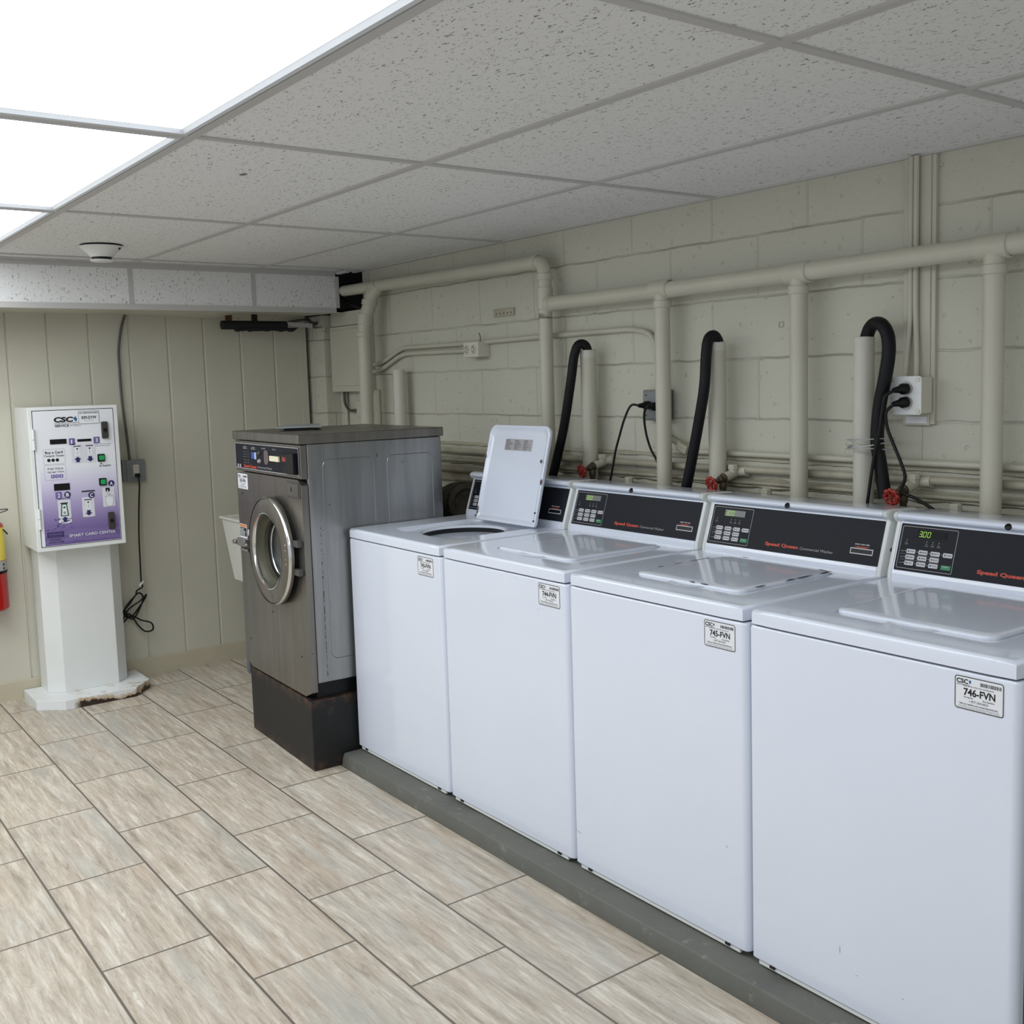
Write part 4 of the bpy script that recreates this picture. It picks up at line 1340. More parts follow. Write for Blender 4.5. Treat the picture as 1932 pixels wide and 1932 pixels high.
cx_new = -0.293
for ch in list(t.children):
    nm = ch.name.split('.')[0]
    if nm in ('door', 'drum', 'inner_ring'):
        widen(ch, t.location.x, cx_new - CX)
        for g_ in ch.children:
            if g_.name.split('.')[0] != 'door_latch':
                widen(g_, t.location.x, cx_new - CX)
            else:
                widen(g_, t.location.x)
    elif nm == 'front_panel':
        widen(ch, t.location.x)
    else:
        widen(ch, t.location.x)
        for g_ in ch.children:
            widen(g_, t.location.x)
t.matrix_world = TURN @ Matrix.Translation(t.location)

# grey plate lying on top of the steel washer
t2 = thing('loose_cover_plate', 'small grey metal cover plate lying on top of the steel washer', 'cover', (-0.50, 0.05, 1.2815))
mb = MB()
mb.prism([(-0.40, -0.11), (-0.34, 0.06), (-0.60, 0.16), (-0.64, 0.02)], (0, 0, 1.283), X, Y, Z, 0.009, 0.016)
mb.build('plate', FRIDGEGREY, t2, bevel=0.002)
mb = MB()
mb.prism([(-0.42, -0.07), (-0.38, 0.04), (-0.58, 0.12), (-0.61, 0.02)], (0, 0, 1.2815), X, Y, Z, 0, 0.011)
mb.build('painted_gap_shade', BLACKP, t2, smooth=0)  # black block paints the shaded gap under the raised plate
t2.matrix_world = TURN @ Matrix.Translation(t2.location)

# ================================================================== card kiosk
KX, KY0, KY1, KZ0, KZ1 = -1.55, -0.768, -0.378, 0.742, 1.398
t = thing('card_kiosk', 'white and purple smart card vending kiosk on a pedestal', 'kiosk', (-1.68, -0.55, 0))
# base plate (octagonal) and pedestal
bp = [(-1.525, -0.704), (-1.523, -0.384), (-1.632, -0.289), (-1.862, -0.289), (-1.862, -0.812), (-1.610, -0.812)]
mb = MB()
ORG['__'] = Vector((0, 0, 0))
mb.prism(bp[::-1], (0, 0, 0), X, Y, Z, 0, 0.045)
# material uses the thing's own local frame: shift so local y = 0 at the kiosk middle
mb.build('base_plate', RUSTW, t, bevel=0.002, smooth=0)
pp = [(-1.668, -0.668), (-1.664, -0.424), (-1.725, -0.367), (-1.862, -0.367), (-1.862, -0.733), (-1.728, -0.733)]
mb = MB()
mb.prism(pp[::-1], (0, 0, 0), X, Y, Z, 0.045, KZ0 + 0.002)
mb.build('pedestal', WHITE, t, bevel=0.002, smooth=0)
mb = MB()
mb.loft([[(-1.862, KY0 + 0.008, KZ0), (KX, KY0, KZ0), (KX, KY1, KZ0), (-1.862, KY1 - 0.008, KZ0)], [(-1.862, KY0 + 0.008, KZ1), (KX, KY0, KZ1), (KX, KY1, KZ1), (-1.862, KY1 - 0.008, KZ1)]])
mb.build('cabinet', WHITE, t, bevel=0.003, smooth=0)
P = Vector((KX + 0.0003, 0, 0))
# recess line round the door
DY0, DY1, DZ0, DZ1 = -0.7515, -0.398, 0.762, 1.384
mb = MB()
ring2d(mb, rrect(DY1 - DY0, DZ1 - DZ0, 0.002, 2, (DY0 + DY1) / 2, (DZ0 + DZ1) / 2), rrect(DY1 - DY0 - 0.006, DZ1 - DZ0 - 0.006, 0.002, 2, (DY0 + DY1) / 2, (DZ0 + DZ1) / 2), P + X * 0.0003, Y, Z)
mb.build('door_gap', BLACKP, t, smooth=0)
mb = MB()
mb.prism(rrect(DY1 - DY0 - 0.006, DZ1 - DZ0 - 0.006, 0.003, 2, (DY0 + DY1) / 2, (DZ0 + DZ1) / 2), P, Y, Z, X, 0, 0.003)
door = mb.build('door', WPRINT, t, smooth=0)
mb = MB()
P = Vector((KX + 0.0036, 0, 0))
flat(mb, rect(-0.735, 0.767, -0.4025, 1.12), P, Y, Z)
mb.build('printed_artwork', ART, door, smooth=0)
P = Vector((KX + 0.0042, 0, 0))
for (z0, z1) in ((1.207, 1.300), (0.847, 0.939)):
    mb = MB()
    mb.tube([(KX + 0.008, -0.752, z0), (KX + 0.008, -0.752, (z0 + z1) / 2 - 0.001)], 0.0065, 14)
    mb.tube([(KX + 0.008, -0.752, (z0 + z1) / 2 + 0.001), (KX + 0.008, -0.752, z1)], 0.0065, 14)
    mb.build('hinge', WHITE, door)


def kp(mb, y0, z0, y1, z1, r=0.003, mi=0, d=0.0):
    flat(mb, rrect(abs(y1 - y0), abs(z1 - z0), r, 4, (y0 + y1) / 2, (z0 + z1) / 2), P + X * d, Y, Z, mi)


mb = MB()
put_text(mb, 'CSC', P, Y, Z, -0.662, 1.3285, 0.083, 0.0215, 0.05, 0.1)
flat(mb, rect(-0.660, 1.3225, -0.552, 1.3240), P, Y, Z)
put_text(mb, 'SERVICE', P, Y, Z, -0.658, 1.306, 0.060, 0.0115, 0.02)
put_text(mb, 'Buy a Card', P, Y, Z, -0.708, 1.187, 0.075, 0.011, 0.02)
put_text(mb, 'Comprar Tarjeta', P, Y, Z, -0.712, 1.173, 0.083, 0.0085, 0.01)
for yy, ch in ((-0.694, 'A'), (-0.676, 'B'), (-0.658, 'C')):
    flat(mb, circ(yy, 1.157, 0.0075), P, Y, Z)
put_text(mb, 'Add Value', P, Y, Z, -0.704, 1.114, 0.068, 0.010, 0.0)
put_text(mb, 'Agregar Value', P, Y, Z, -0.704, 1.100, 0.070, 0.008, 0.0)
put_text(mb, 'En Español', P, Y, Z, -0.476, 1.1135, 0.050, 0.0075, 0.02)
flat(mb, [(-0.473, 1.1245), (-0.463, 1.1245), (-0.468, 1.1315)], P, Y, Z)
put_text(mb, 'Clear here, if inserted', P, Y, Z, -0.489, 1.217, 0.070, 0.0045)
put_text(mb, 'your card this panel', P, Y, Z, -0.489, 1.209, 0.065, 0.0045)
put_text(mb, '$5, $10, $20', P, Y, Z, -0.664, 0.9755, 0.050, 0.0065, 0.01)
mb.build('black_lettering', INK, door, smooth=0)
mb = MB()
put_text(mb, 'WORKS', P, Y, Z, -0.597, 1.306, 0.050, 0.0115, -0.005)
for q in ((-0.717, 1.139, -0.624, 1.207), (-0.716, 1.066, -0.624, 1.135)):
    c_ = ((q[0] + q[2]) / 2, (q[1] + q[3]) / 2)
    ring2d(mb, rrect(q[2] - q[0], q[3] - q[1], 0.006, 4, *c_), rrect(q[2] - q[0] - 0.0014, q[3] - q[1] - 0.0014, 0.0055, 4, *c_), P, Y, Z)
mb.build('grey_lettering', GREYINK, door, smooth=0)
# dark slots and screens
for nm, q in (('display_window', (-0.684, 1.229, -0.613, 1.251)), ('card_slot', (-0.566, 1.2345, -0.505, 1.246)), ('bill_slot', (-0.681, 1.017, -0.613, 1.048)), ('card_dispenser_slot', (-0.563, 1.0015, -0.506, 1.0065))):
    mb = MB()
    mb.prism(rect(q[0], q[1], q[2], q[3]), P, Y, Z, X, -0.001, 0.0015)
    mb.build(nm, BLACKP, door, smooth=0)
# pale instruction panels, each with its pictogram
D = 0.0006
PICT = [INK, WINK, NAVY, simple('green_ink', srgb(40, 92, 70), 0.5, var=0)]
panels = [(-0.595, 1.137, -0.544, 1.226, 'up', -0.5695, 1.220), (-0.540, 1.137, -0.490, 1.226, 'down', -0.515, 1.220), (-0.565, 0.884, -0.511, 0.977, 'down', -0.538, 0.970),
          (-0.670, 0.864, -0.615, 0.973, 'bill', 0, 0), (-0.472, 0.923, -0.418, 1.017, 'hand', 0, 0)]
for (y0, z0, y1, z1, kind, cx_, top) in panels:
    mb = MB()
    kp(mb, y0, z0, y1, z1, 0.006)
    pl = mb.build('instruction_panel', LILAC, door, smooth=0)
    mb = MB()
    if kind in ('up', 'down'):
        flat(mb, rect(cx_ - 0.016, top - 0.008, cx_ + 0.016, top - 0.004), P + X * D * 1.4, Y, Z)
        flat(mb, [(cx_ - 0.012, top - 0.05), (cx_ + 0.012, top - 0.05), (cx_ + 0.009, top - 0.008), (cx_ - 0.009, top - 0.008)], P + X * D, Y, Z, 1)
        flat(mb, circ(cx_, top - 0.018, 0.004, 12), P + X * D * 1.4, Y, Z)
        put_text(mb, 'CSC', P + X * D * 1.4, Z, -Y, top - 0.042, -cx_ - 0.002, 0.014, 0.004)
        s = 1 if kind == 'up' else -1
        zc = top - 0.067
        flat(mb, [(cx_ - 0.008, zc - s * 0.012), (cx_ + 0.008, zc - s * 0.012), (cx_ + 0.008, zc), (cx_ - 0.008, zc)], P + X * D * 1.4, Y, Z, 2)
        flat(mb, [(cx_ - 0.0165, zc), (cx_ + 0.0165, zc), (cx_, zc + s * 0.013)], P + X * D * 1.4, Y, Z, 2)
    elif kind == 'bill':
        flat(mb, rect(-0.659, 0.955, -0.627, 0.960), P + X * D * 1.6, Y, Z)
        flat(mb, [(-0.661, 0.898), (-0.625, 0.898), (-0.631, 0.956), (-0.655, 0.956)], P + X * D, Y, Z, 3)
        flat(mb, [(-0.655, 0.902), (-0.631, 0.902), (-0.635, 0.950), (-0.651, 0.950)], P + X * D * 1.3, Y, Z, 1)
        flat(mb, circ(-0.643, 0.938, 0.005, 12), P + X * D * 1.6, Y, Z, 3)
        flat(mb, rect(-0.648, 0.908, -0.638, 0.918), P + X * D * 1.6, Y, Z, 3)
        put_text(mb, '20', P + X * D * 2.2, Y, Z, -0.6465, 0.9095, 0.007, 0.007, mi=1)
        flat(mb, rect(-0.651, 0.870, -0.635, 0.883), P + X * D * 1.4, Y, Z, 2)
        flat(mb, [(-0.659, 0.883), (-0.627, 0.883), (-0.643, 0.896)], P + X * D * 1.4, Y, Z, 2)
    else:
        flat(mb, rect(-0.457, 0.995, -0.438, 1.012), P + X * D, Y, Z)
        hand = [(-0.456, 0.926), (-0.430, 0.926), (-0.424, 0.950), (-0.425, 0.972), (-0.429, 0.976), (-0.432, 0.968), (-0.434, 0.980), (-0.438, 0.980), (-0.440, 0.969), (-0.4415, 0.983), (-0.445, 0.983), (-0.446, 0.970), (-0.4465, 1.003), (-0.4505, 1.004), (-0.4525, 0.966), (-0.458, 0.974), (-0.461, 0.970), (-0.459, 0.950)]
        flat(mb, hand, P + X * D * 1.5, Y, Z, 1)
        k_ = len(hand)
        c_ = Vector((sum(p[0] for p in hand) / k_, sum(p[1] for p in hand) / k_, 0))
        for a_ in range(k_):
            p_, q_ = Vector((*hand[a_], 0)), Vector((*hand[(a_ + 1) % k_], 0))
            dd = (q_ - p_).normalized()
            nn = Vector((-dd.y, dd.x, 0)) * 0.0004
            flat(mb, [tuple((p_ + nn)[:2]), tuple((q_ + nn)[:2]), tuple((q_ - nn)[:2]), tuple((p_ - nn)[:2])], P + X * D * 1.9, Y, Z, 0)
    mb.build('pictogram', PICT, pl, smooth=0)
# numbered markers
mb = MB()
for (y0, z0, y1, z1, ch) in ((-0.603, 1.221, -0.576, 1.252, '1'), (-0.495, 1.223, -0.467, 1.253, '3'), (-0.677, 0.978, -0.649, 1.010, '2'), (-0.690, 1.075, -0.674, 1.091, '1'), (-0.672, 1.075, -0.656, 1.091, '2'), (-0.654, 1.075, -0.638, 1.091, '3')):
    kp(mb, y0, z0, y1, z1, 0.003)
    h_ = (z1 - z0) * 0.55
    put_text(mb, ch, P + X * 0.0006, Y, Z, (y0 + y1) / 2 - h_ * 0.28, (z0 + z1) / 2 - h_ / 2, h_ * (0.35 if ch == '1' else 0.6), h_, 0.03, mi=1)
mb.build('purple_number_tiles', [PURP, WINK], door, smooth=0)
mb = MB()
for (cy_, cz_, ch) in ((-0.6255, 0.995, 'B'), (-0.521, 0.9835, 'C'), (-0.429, 1.032, 'A')):
    flat(mb, circ(cy_, cz_, 0.0145, 24), P + X * 0.0003, Y, Z)
    put_text(mb, ch, P + X * 0.0008, Y, Z, cy_ - 0.007, cz_ - 0.008, 0.0135, 0.016, 0.03, mi=1)
mb.build('navy_letter_discs', [NAVY, WINK], door, smooth=0)
mb = MB()
put_text(mb, 'SMART CARD CENTER', P, Y, Z, -0.630, 0.7985, 0.206, 0.0125, 0.012)
mb.build('white_lettering', WINK, door, smooth=0)
mb = MB()
kp(mb, -0.725, 0.803, -0.652, 0.829, 0.001)
put_text(mb, 'ELECTRONIC', P, Y, Z, -0.715, 0.790, 0.050, 0.0065, 0.03)
put_text(mb, 'ALARM SYSTEM', P, Y, Z, -0.721, 0.778, 0.066, 0.0075, 0.03)
put_text(mb, 'WARNING', P + X * 0.0006, Y, Z, -0.719, 0.814, 0.060, 0.009, 0.02, mi=1)
put_text(mb, 'PROTECTED BY', P + X * 0.0006, Y, Z, -0.716, 0.806, 0.052, 0.004, 0.0, mi=1)
rr = random.Random(2)
for i_ in range(26):
    yy, zz = rr.uniform(-0.73, -0.62), rr.uniform(0.835, 0.885)
    flat(mb, [(yy, zz), (yy + 0.010, zz + 0.001), (yy + 0.012, zz + 0.004), (yy + 0.002, zz + 0.004)], P, Y, Z, 2)
mb.build('dark_purple_printing', [simple('dark_purple_ink', srgb(58, 44, 92), 0.5, var=0), PURP, simple('mid_purple_ink', srgb(92, 76, 136), 0.5, var=0)], door, smooth=0)
mb = MB()
flat(mb, [(-0.577, 1.343), (-0.566, 1.352), (-0.560, 1.338), (-0.566, 1.326)], P, Y, Z)
mb.build('blue_emblem', BLUEINK, door, smooth=0)
# asset sticker
mb = MB()
mb.prism(rrect(0.092, 0.060, 0.004, 3, -0.509, 1.345), P, Y, Z, X, 0, 0.0006)
st = mb.build('asset_sticker', WPRINT, door, smooth=0)
mb = MB()
P2 = P + X * 0.001
ring2d(mb, rrect(0.091, 0.059, 0.004, 3, -0.509, 1.345), rrect(0.0886, 0.0566, 0.003, 3, -0.509, 1.345), P2, Y, Z)
put_text(mb, '839-DYW', P2, Y, Z, -0.541, 1.338, 0.066, 0.013, 0.03)
put_text(mb, 'CSC SERVICEWORKS', P2, Y, Z, -0.551, 1.363, 0.084, 0.006, 0.03)
put_text(mb, 'for service call', P2, Y, Z, -0.530, 1.330, 0.040, 0.0035)
mb.build('black_printing', INK, st, smooth=0)
# locks
for (y0, z0, y1, z1) in ((-0.458, 1.244, -0.429, 1.322), (-0.455, 0.819, -0.427, 0.897)):
    mb = MB()
    mb.prism(rrect(y1 - y0, z1 - z0, 0.004, 3, (y0 + y1) / 2, (z0 + z1) / 2), P, Y, Z, X, 0, 0.012)
    lk = mb.build('lock_hasp', simple('dark_steel', srgb(74, 70, 68), 0.4, 0.4, var=0.05), door, bevel=0.002)
    MB().lathe([(0.008, 0.0), (0.007, 0.006)], P + Vector((0.012, (y0 + y1) / 2, (z0 + z1) / 2)), X, 16, cap0=True, cap1=True).build('lock_cylinder', BLACKP, lk)
for (y0, z0, y1, z1) in ((-0.483, 1.137, -0.451, 1.172), (-0.484, 1.025, -0.451, 1.059)):
    mb = MB()
    mb.prism(rrect(y1 - y0, z1 - z0, 0.003, 3, (y0 + y1) / 2, (z0 + z1) / 2), P, Y, Z, X, 0, 0.006)
    gb = mb.build('button_surround', BLACKP, door, bevel=0.001)
    mb = MB()
    mb.prism(rrect(0.022, 0.022, 0.002, 3, (y0 + y1) / 2 + 0.001, (z0 + z1) / 2), P, Y, Z, X, 0.004, 0.011)
    mb.build('green_button', GREENB, gb, bevel=0.001)

# outlet box beside the kiosk
t = thing('outlet_box', 'grey electrical outlet box on the far wall beside the kiosk', 'outlet', (-1.86, -0.235, 1.06))
MB().box(FAR_X, -1.835, -0.292, -0.180, 1.008, 1.114).build('box_body', ZINC, t, bevel=0.004)
MB().box(-1.836, -1.829, -0.272, -0.180, 1.006, 1.116).build('cover_plate', ZINC, t, bevel=0.003)
mb = MB()
mb.prism(rrect(0.028, 0.058, 0.003, 3, -0.227, 1.062), (-1.829, 0, 0), Y, Z, X, 0, 0.002)
oc = mb.build('socket', IVORY, t, smooth=0)
mb = MB()
for zz in (1.076, ):
    flat(mb, rect(-0.234, zz, -0.232, zz + 0.008), (-1.8265, 0, 0), Y, Z)
    flat(mb, rect(-0.223, zz, -0.221, zz + 0.007), (-1.8265, 0, 0), Y, Z)
    flat(mb, circ(-0.227, zz - 0.006, 0.002, 10), (-1.8265, 0, 0), Y, Z)
mb.build('socket_slots', BLACKP, oc, smooth=0)
# flexible conduit down to it
o = MB().tube(spline([(FAR_X + 0.012, -0.220, 1.838), (FAR_X + 0.014, -0.245, 1.76), (FAR_X + 0.014, -0.262, 1.66), (FAR_X + 0.014, -0.264, 1.55), (FAR_X + 0.014, -0.262, 1.40), (FAR_X + 0.018, -0.252, 1.24), (FAR_X + 0.024, -0.247, 1.112)], 10), 0.006, 12).build('flexible_conduit', DULL)
tag(o, 'thin dark flexible conduit running down the far wall to the kiosk outlet', 'conduit')
# kiosk power cord with bundled loops
t = thing('power_cord', 'black power cord hanging from the kiosk outlet with bundled loops near the floor', 'cord', (-1.82, -0.22, 0.6))
MB().box(-1.8262, -1.798, -0.238, -0.216, 1.030, 1.048).build('plug', BLACKP, t, bevel=0.003)
MB().tube(spline([(-1.806, -0.226, 1.036), (-1.800, -0.224, 0.99), (-1.808, -0.230, 0.90), (-1.815, -0.238, 0.75), (-1.82, -0.240, 0.60), (-1.825, -0.240, 0.50)], 8), 0.004, 8).build('cord', CORD, t)
MB().tube(spline([(-1.825, -0.240, 0.50), (-1.826, -0.236, 0.47), (-1.83, -0.262, 0.455), (-1.83, -0.272, 0.43), (-1.84, -0.30, 0.40), (-1.84, -0.325, 0.36), (-1.84, -0.29, 0.31), (-1.83, -0.25, 0.37), (-1.83, -0.235, 0.42), (-1.83, -0.26, 0.44), (-1.84, -0.30, 0.39), (-1.85, -0.33, 0.35), (-1.84, -0.30, 0.32),
                       (-1.83, -0.24, 0.39), (-1.82, -0.22, 0.43), (-1.83, -0.25, 0.40), (-1.84, -0.31, 0.36), (-1.84, -0.34, 0.30), (-1.83, -0.30, 0.33), (-1.83, -0.25, 0.30), (-1.82, -0.205, 0.28), (-1.82, -0.20, 0.245), (-1.83, -0.235, 0.24), (-1.83, -0.27, 0.28), (-1.84, -0.295, 0.33), (-1.84, -0.33, 0.345), (-1.85, -0.36, 0.33)], 8), 0.0042, 8).build('bundled_loops', CORD, t)
MB().tube([(-1.823, -0.250, 0.478), (-1.823, -0.230, 0.500)], 0.006, 8).build('white_tie', WINK, t)

# fire extinguisher, cut by the left edge
t = thing('fire_extinguisher', 'red fire extinguisher hung on the wall at the far left edge', 'fire extinguisher', (-1.80, -0.915, 0.46))
ec = (-1.80, -0.925, 0.46)
MB().lathe([(0.03, 0.0), (0.058, 0.002), (0.068, 0.012), (0.0685, 0.03), (0.0685, 0.39), (0.064, 0.405), (0.045, 0.42), (0.022, 0.428), (0.018, 0.44)], ec, Z, 40, cap0=True, cap1=True).build('cylinder', REDX, t)
mb = MB()
mb.lathe([(0.0692, 0.238), (0.0692, 0.39)], ec, Z, 40)
lb = mb.build('yellow_label', YEL, t)
MB().lathe([(0.0693, 0.188), (0.0693, 0.236)], ec, Z, 40).build('pictogram_label', SILVER, t)
mb = MB()
for i_ in range(5):
    a_ = -0.9 + i_ * 0.42
    for zz in (0.20, 0.218):
        p = Vector((ec[0] + 0.0697 * math.cos(a_), ec[1] + 0.0697 * math.sin(a_), ec[2] + zz))
        tt = Vector((-math.sin(a_), math.cos(a_), 0))
        flat(mb, circ(0, 0, 0.006, 8), p, tt, Z)
mb.build('pictograms', INK, t, smooth=0)
MB().lathe([(0.0690, 0.176), (0.0712, 0.178), (0.0712, 0.189), (0.0690, 0.190)], ec, Z, 40).build('strap', BLACKP, t)
mb = MB()
mb.tube(spline([(-1.80, -0.925, 0.90), (-1.78, -0.90, 0.925), (-1.77, -0.86, 0.932), (-1.77, -0.838, 0.93), (-1.775, -0.85, 0.922), (-1.79, -0.91, 0.905)], 6), 0.003, 8)
mb.box(-1.815, -1.785, -0.94, -0.905, 0.885, 0.90)
mb.build('handle', DULL, t)
MB().box(FAR_X, -1.86, -0.96, -0.89, 0.55, 0.85).build('wall_bracket', DULL, t)
MB().tube(spline([(-1.79, -0.90, 0.87), (-1.765, -0.862, 0.835), (-1.76, -0.848, 0.815)], 5), 0.0035, 8).build('hose', BLACKP, t)

# laundry tub behind the steel washer
t = thing('laundry_tub', 'white laundry tub with a grey leg, half hidden behind the steel washer', 'utility sink', (-1.3, 0.4, 0))
mb = MB()


def tr(x0, x1, y0, y1, z):
    return [(x0, y0, z), (x1, y0, z), (x1, y1, z), (x0, y1, z)]


mb.loft([tr(-1.60, -1.02, 0.160, 0.60, 0.485), tr(-1.62, -1.00, 0.118, 0.64, 0.80), tr(-1.63, -0.99, 0.108, 0.65, 0.803), tr(-1.63, -0.99, 0.108, 0.65, 0.815),
         tr(-1.60, -1.02, 0.14, 0.62, 0.815), tr(-1.58, -1.04, 0.18, 0.58, 0.52)], True, True)
mb.build('basin', TUBW, t, bevel=0.004)
for lx in (-1.56, -1.07):
    for ly in (0.185, 0.56):
        mb = MB()
        mb.prism([(0, 0), (0.035, 0), (0.035, 0.004), (0.004, 0.004), (0.004, 0.035), (0, 0.035)], (lx, ly, 0), X, Y, Z, 0, 0.487)
        mb.build('leg', TUBL, t, smooth=0)

# black insulated bar under the soffit
t = thing('insulated_pipe', 'short black foam-insulated pipe hanging under the soffit in the far corner', 'pipe', (-1.70, 0.40, 1.78))
MB().tube([(-1.70, 0.208, 1.782), (-1.70, 0.56, 1.782)], 0.023, 18).build('insulation', INSUL, t)
mb = MB()
rr = random.Random(8)
pts = [(0.28, 1.765)] + [(0.28 + 0.32 * i / 24, 1.756 - rr.random() * 0.008) for i in range(25)] + [(0.62, 1.770)]
mb.prism(pts, (-1.72, 0, 0), Y, Z, X, 0, 0.04)
mb.build('ragged_underside', INSUL, t, smooth=0)
MB().box(-1.71, -1.69, 0.232, 0.262, 1.80, 1.838).build('rusty_strap', RUSTM, t, smooth=0)
MB().box(-1.71, -1.69, 0.372, 0.398, 1.80, 1.838).build('black_strap', BLACKP, t, smooth=0)
MB().obox((-1.69, 0.63, 1.785), (0, 0.99, -0.06), (1, 0, 0), (0, 0.06, 0.99), 0.075, 0.006, 0.011).build('end_bracket', SILVER, t, smooth=0)
MB().tube(spline([(-1.72, 0.58, 1.80), (-1.74, 0.68, 1.815), (-1.76, 0.74, 1.80), (-1.78, 0.80, 1.80)], 6), 0.008, 10).build('inner_pipe', DULL, t)
o = MB().tube(fillet([(-1.88, 0.763, 1.825), (-1.84, 0.763, 1.80), (-1.79, 0.763, 1.766), (-1.675, 0.763, 1.762)], 0.03), 0.011, 12).build('bent_conduit', CREAM)
tag(o, 'short bent cream conduit in the far corner beside the fuse box', 'conduit')

# electrical cabinet in the corner
t = thing('electrical_panel', 'cream-painted electrical panel box in the far corner behind the thick pipe', 'electrical panel', (-1.48, 0.83, 1.63))
MB().box(-1.66, -1.300, 0.800, WALL_Y, 1.428, 1.845).build('box_body', CREAM, t, bevel=0.003)
MB().box(-1.668, -1.295, 0.796, 0.802, 1.424, 1.770).build('trim_frame', CREAM, t, bevel=0.002)
d_ = MB().box(-1.645, -1.335, 0.791, 0.797, 1.455, 1.752).build('door', CREAM, t, bevel=0.002)
MB().box(-1.338, -1.330, 0.789, 0.797, 1.57, 1.66).build('door_latch', DULL, d_, smooth=0)
MB().box(-1.662, -1.300, 0.797, 0.800, 1.768, 1.772).build('seam', BLACKP, t, smooth=0)
# board behind it
o = MB().box(-1.315, -1.255, 0.852, WALL_Y, 0.8, 1.43).build('backing_board', CREAM, bevel=0.002)
tag(o, 'narrow cream board on the wall below the electrical panel', 'board')
o = MB().tube(fillet([(-1.60, 0.83, 1.426), (-1.60, 0.83, 1.36), (-1.55, 0.83, 1.32), (-1.44, 0.83, 1.325), (-1.40, 0.83, 1.35)], 0.05), 0.007, 10).build('grey_cable', DULL)
tag(o, 'thin grey looping cable below the electrical panel', 'cable')
o = MB().tube([(-1.62, 0.85, 1.43), (-1.62, 0.85, 0.9)], 0.011, 10).build('riser_conduit', CREAM)
tag(o, 'straight vertical cream conduit under the left edge of the electrical panel', 'conduit')
o = MB().box(-1.41, -1.36, 0.80, WALL_Y, 1.29, 1.375).build('junction_box', CREAM, bevel=0.003)
tag(o, 'small cream junction box partly behind the thick vertical pipe', 'junction box')

# ================================================================== painted vent pipework
PR = 0.0275


def coupling(t, c, ax, r, L, mat=CREAM):
    c, ax = Vector(c), Vector(ax).normalized()
    MB().lathe([(r - 0.001, -L / 2 - 0.002), (r + 0.0045, -L / 2), (r + 0.0045, L / 2), (r - 0.001, L / 2 + 0.002)], c, ax, 28).build('coupling', mat, t)


t = thing('vent_pipework', 'cream-painted run of thick drain vent pipes with four drops and a raised left section', 'pipe', (0.8, 0.79, 1.76))
HZ = 1.757
MB().tube([(0.235, 0.79, HZ), (1.0, 0.79, HZ + 0.001), (2.0, 0.79, HZ + 0.010), (XMAX - 0.1, 0.79, HZ + 0.05)], PR + 0.001, 28).build('main_run', CREAM, t)
MB().tube(fillet([(-1.47, 0.79, 1.950), (0.238, 0.79, 1.926), (0.238, 0.79, 1.70)], 0.055, 10), PR, 28).build('raised_run', CREAM, t)
for (x_, z0, z1) in ((0.238, 0.95, 1.72), (0.900, 0.95, HZ), (1.494, 0.95, HZ), (2.123, 0.95, HZ + 0.01)):
    MB().tube([(x_, 0.79, z0), (x_, 0.79, z1)], PR, 28).build('drop_pipe', CREAM, t)
for x_ in (0.900, 1.494, 2.123):
    coupling(t, (x_, 0.79, HZ + (0.004 if x_ < 2 else .01)), X, PR + 0.001, 0.085)
    coupling(t, (x_, 0.79, HZ - 0.048), Z, PR, 0.022)
coupling(t, (0.238, 0.79, 1.865), Z, PR, 0.024)
coupling(t, (0.238, 0.79, 1.780), Z, PR, 0.085)
coupling(t, (0.275, 0.79, HZ), X, PR + 0.001, 0.03)
coupling(t, (0.185, 0.79, 1.927), X, PR, 0.03)
MB().tube(fillet([(-1.14, 0.79, 1.95), (-1.16, 0.775, 1.875), (-1.185, 0.75, 1.78), (-1.19, 0.745, 1.70), (-1.195, 0.745, 0.95)], 0.05), 0.034, 28).build('thick_drop', CREAM, t)
coupling(t, (-1.165, 0.77, 1.865), (0.15, 0.2, 1), 0.034, 0.025)
coupling(t, (-1.185, 0.752, 1.785), (0.1, 0.1, 1), 0.034, 0.05)
coupling(t, (-1.191, 0.745, 1.71), Z, 0.034, 0.02)
MB().tube([(-1.10, 0.79, 1.945), (-1.155, 0.78, 1.90)], 0.032, 24).build('wye_branch', CREAM, t)

# open standpipes with drain hoses
for (x_, z1, r_, lab) in ((-0.952, 1.526, 0.031, 'short open white standpipe above the steel washer, without a hose'),):
    o = MB().lathe([(r_, 0.9), (r_, z1), (r_ - 0.004, z1), (r_ - 0.004, z1 - 0.25)], (x_, 0.80, 0), Z, 28).build('standpipe', PVC)
    tag(o, lab, 'pipe', 'open-topped drain standpipes')
SP = [(0.483, 1.566, 'open-topped white standpipe holding the hose above the second washer'),
      (1.146, 1.567, 'open-topped white standpipe whose hose leans left, above the third washer'),
      (1.722, 1.556, 'open-topped white standpipe wrapped with wire ties beside the white outlet box')]
for k, (x_, z1, lab) in enumerate(SP):
    r_ = 0.030
    t = thing('standpipe', lab, 'pipe', (x_, 0.80, 0.95), 'open-topped drain standpipes')
    MB().lathe([(r_, 0.95), (r_, z1), (r_ - 0.004, z1 + 0.001), (r_ - 0.004, z1 - 0.2)], (x_, 0.80, 0), Z, 28).build('tube', CREAM if k < 2 else PVC, t)
    MB().lathe([(r_ + 0.0006, z1 - 0.028), (r_ + 0.0006, z1 - 0.001)], (x_, 0.80, 0), Z, 28).build('bare_rim', PVC, t)
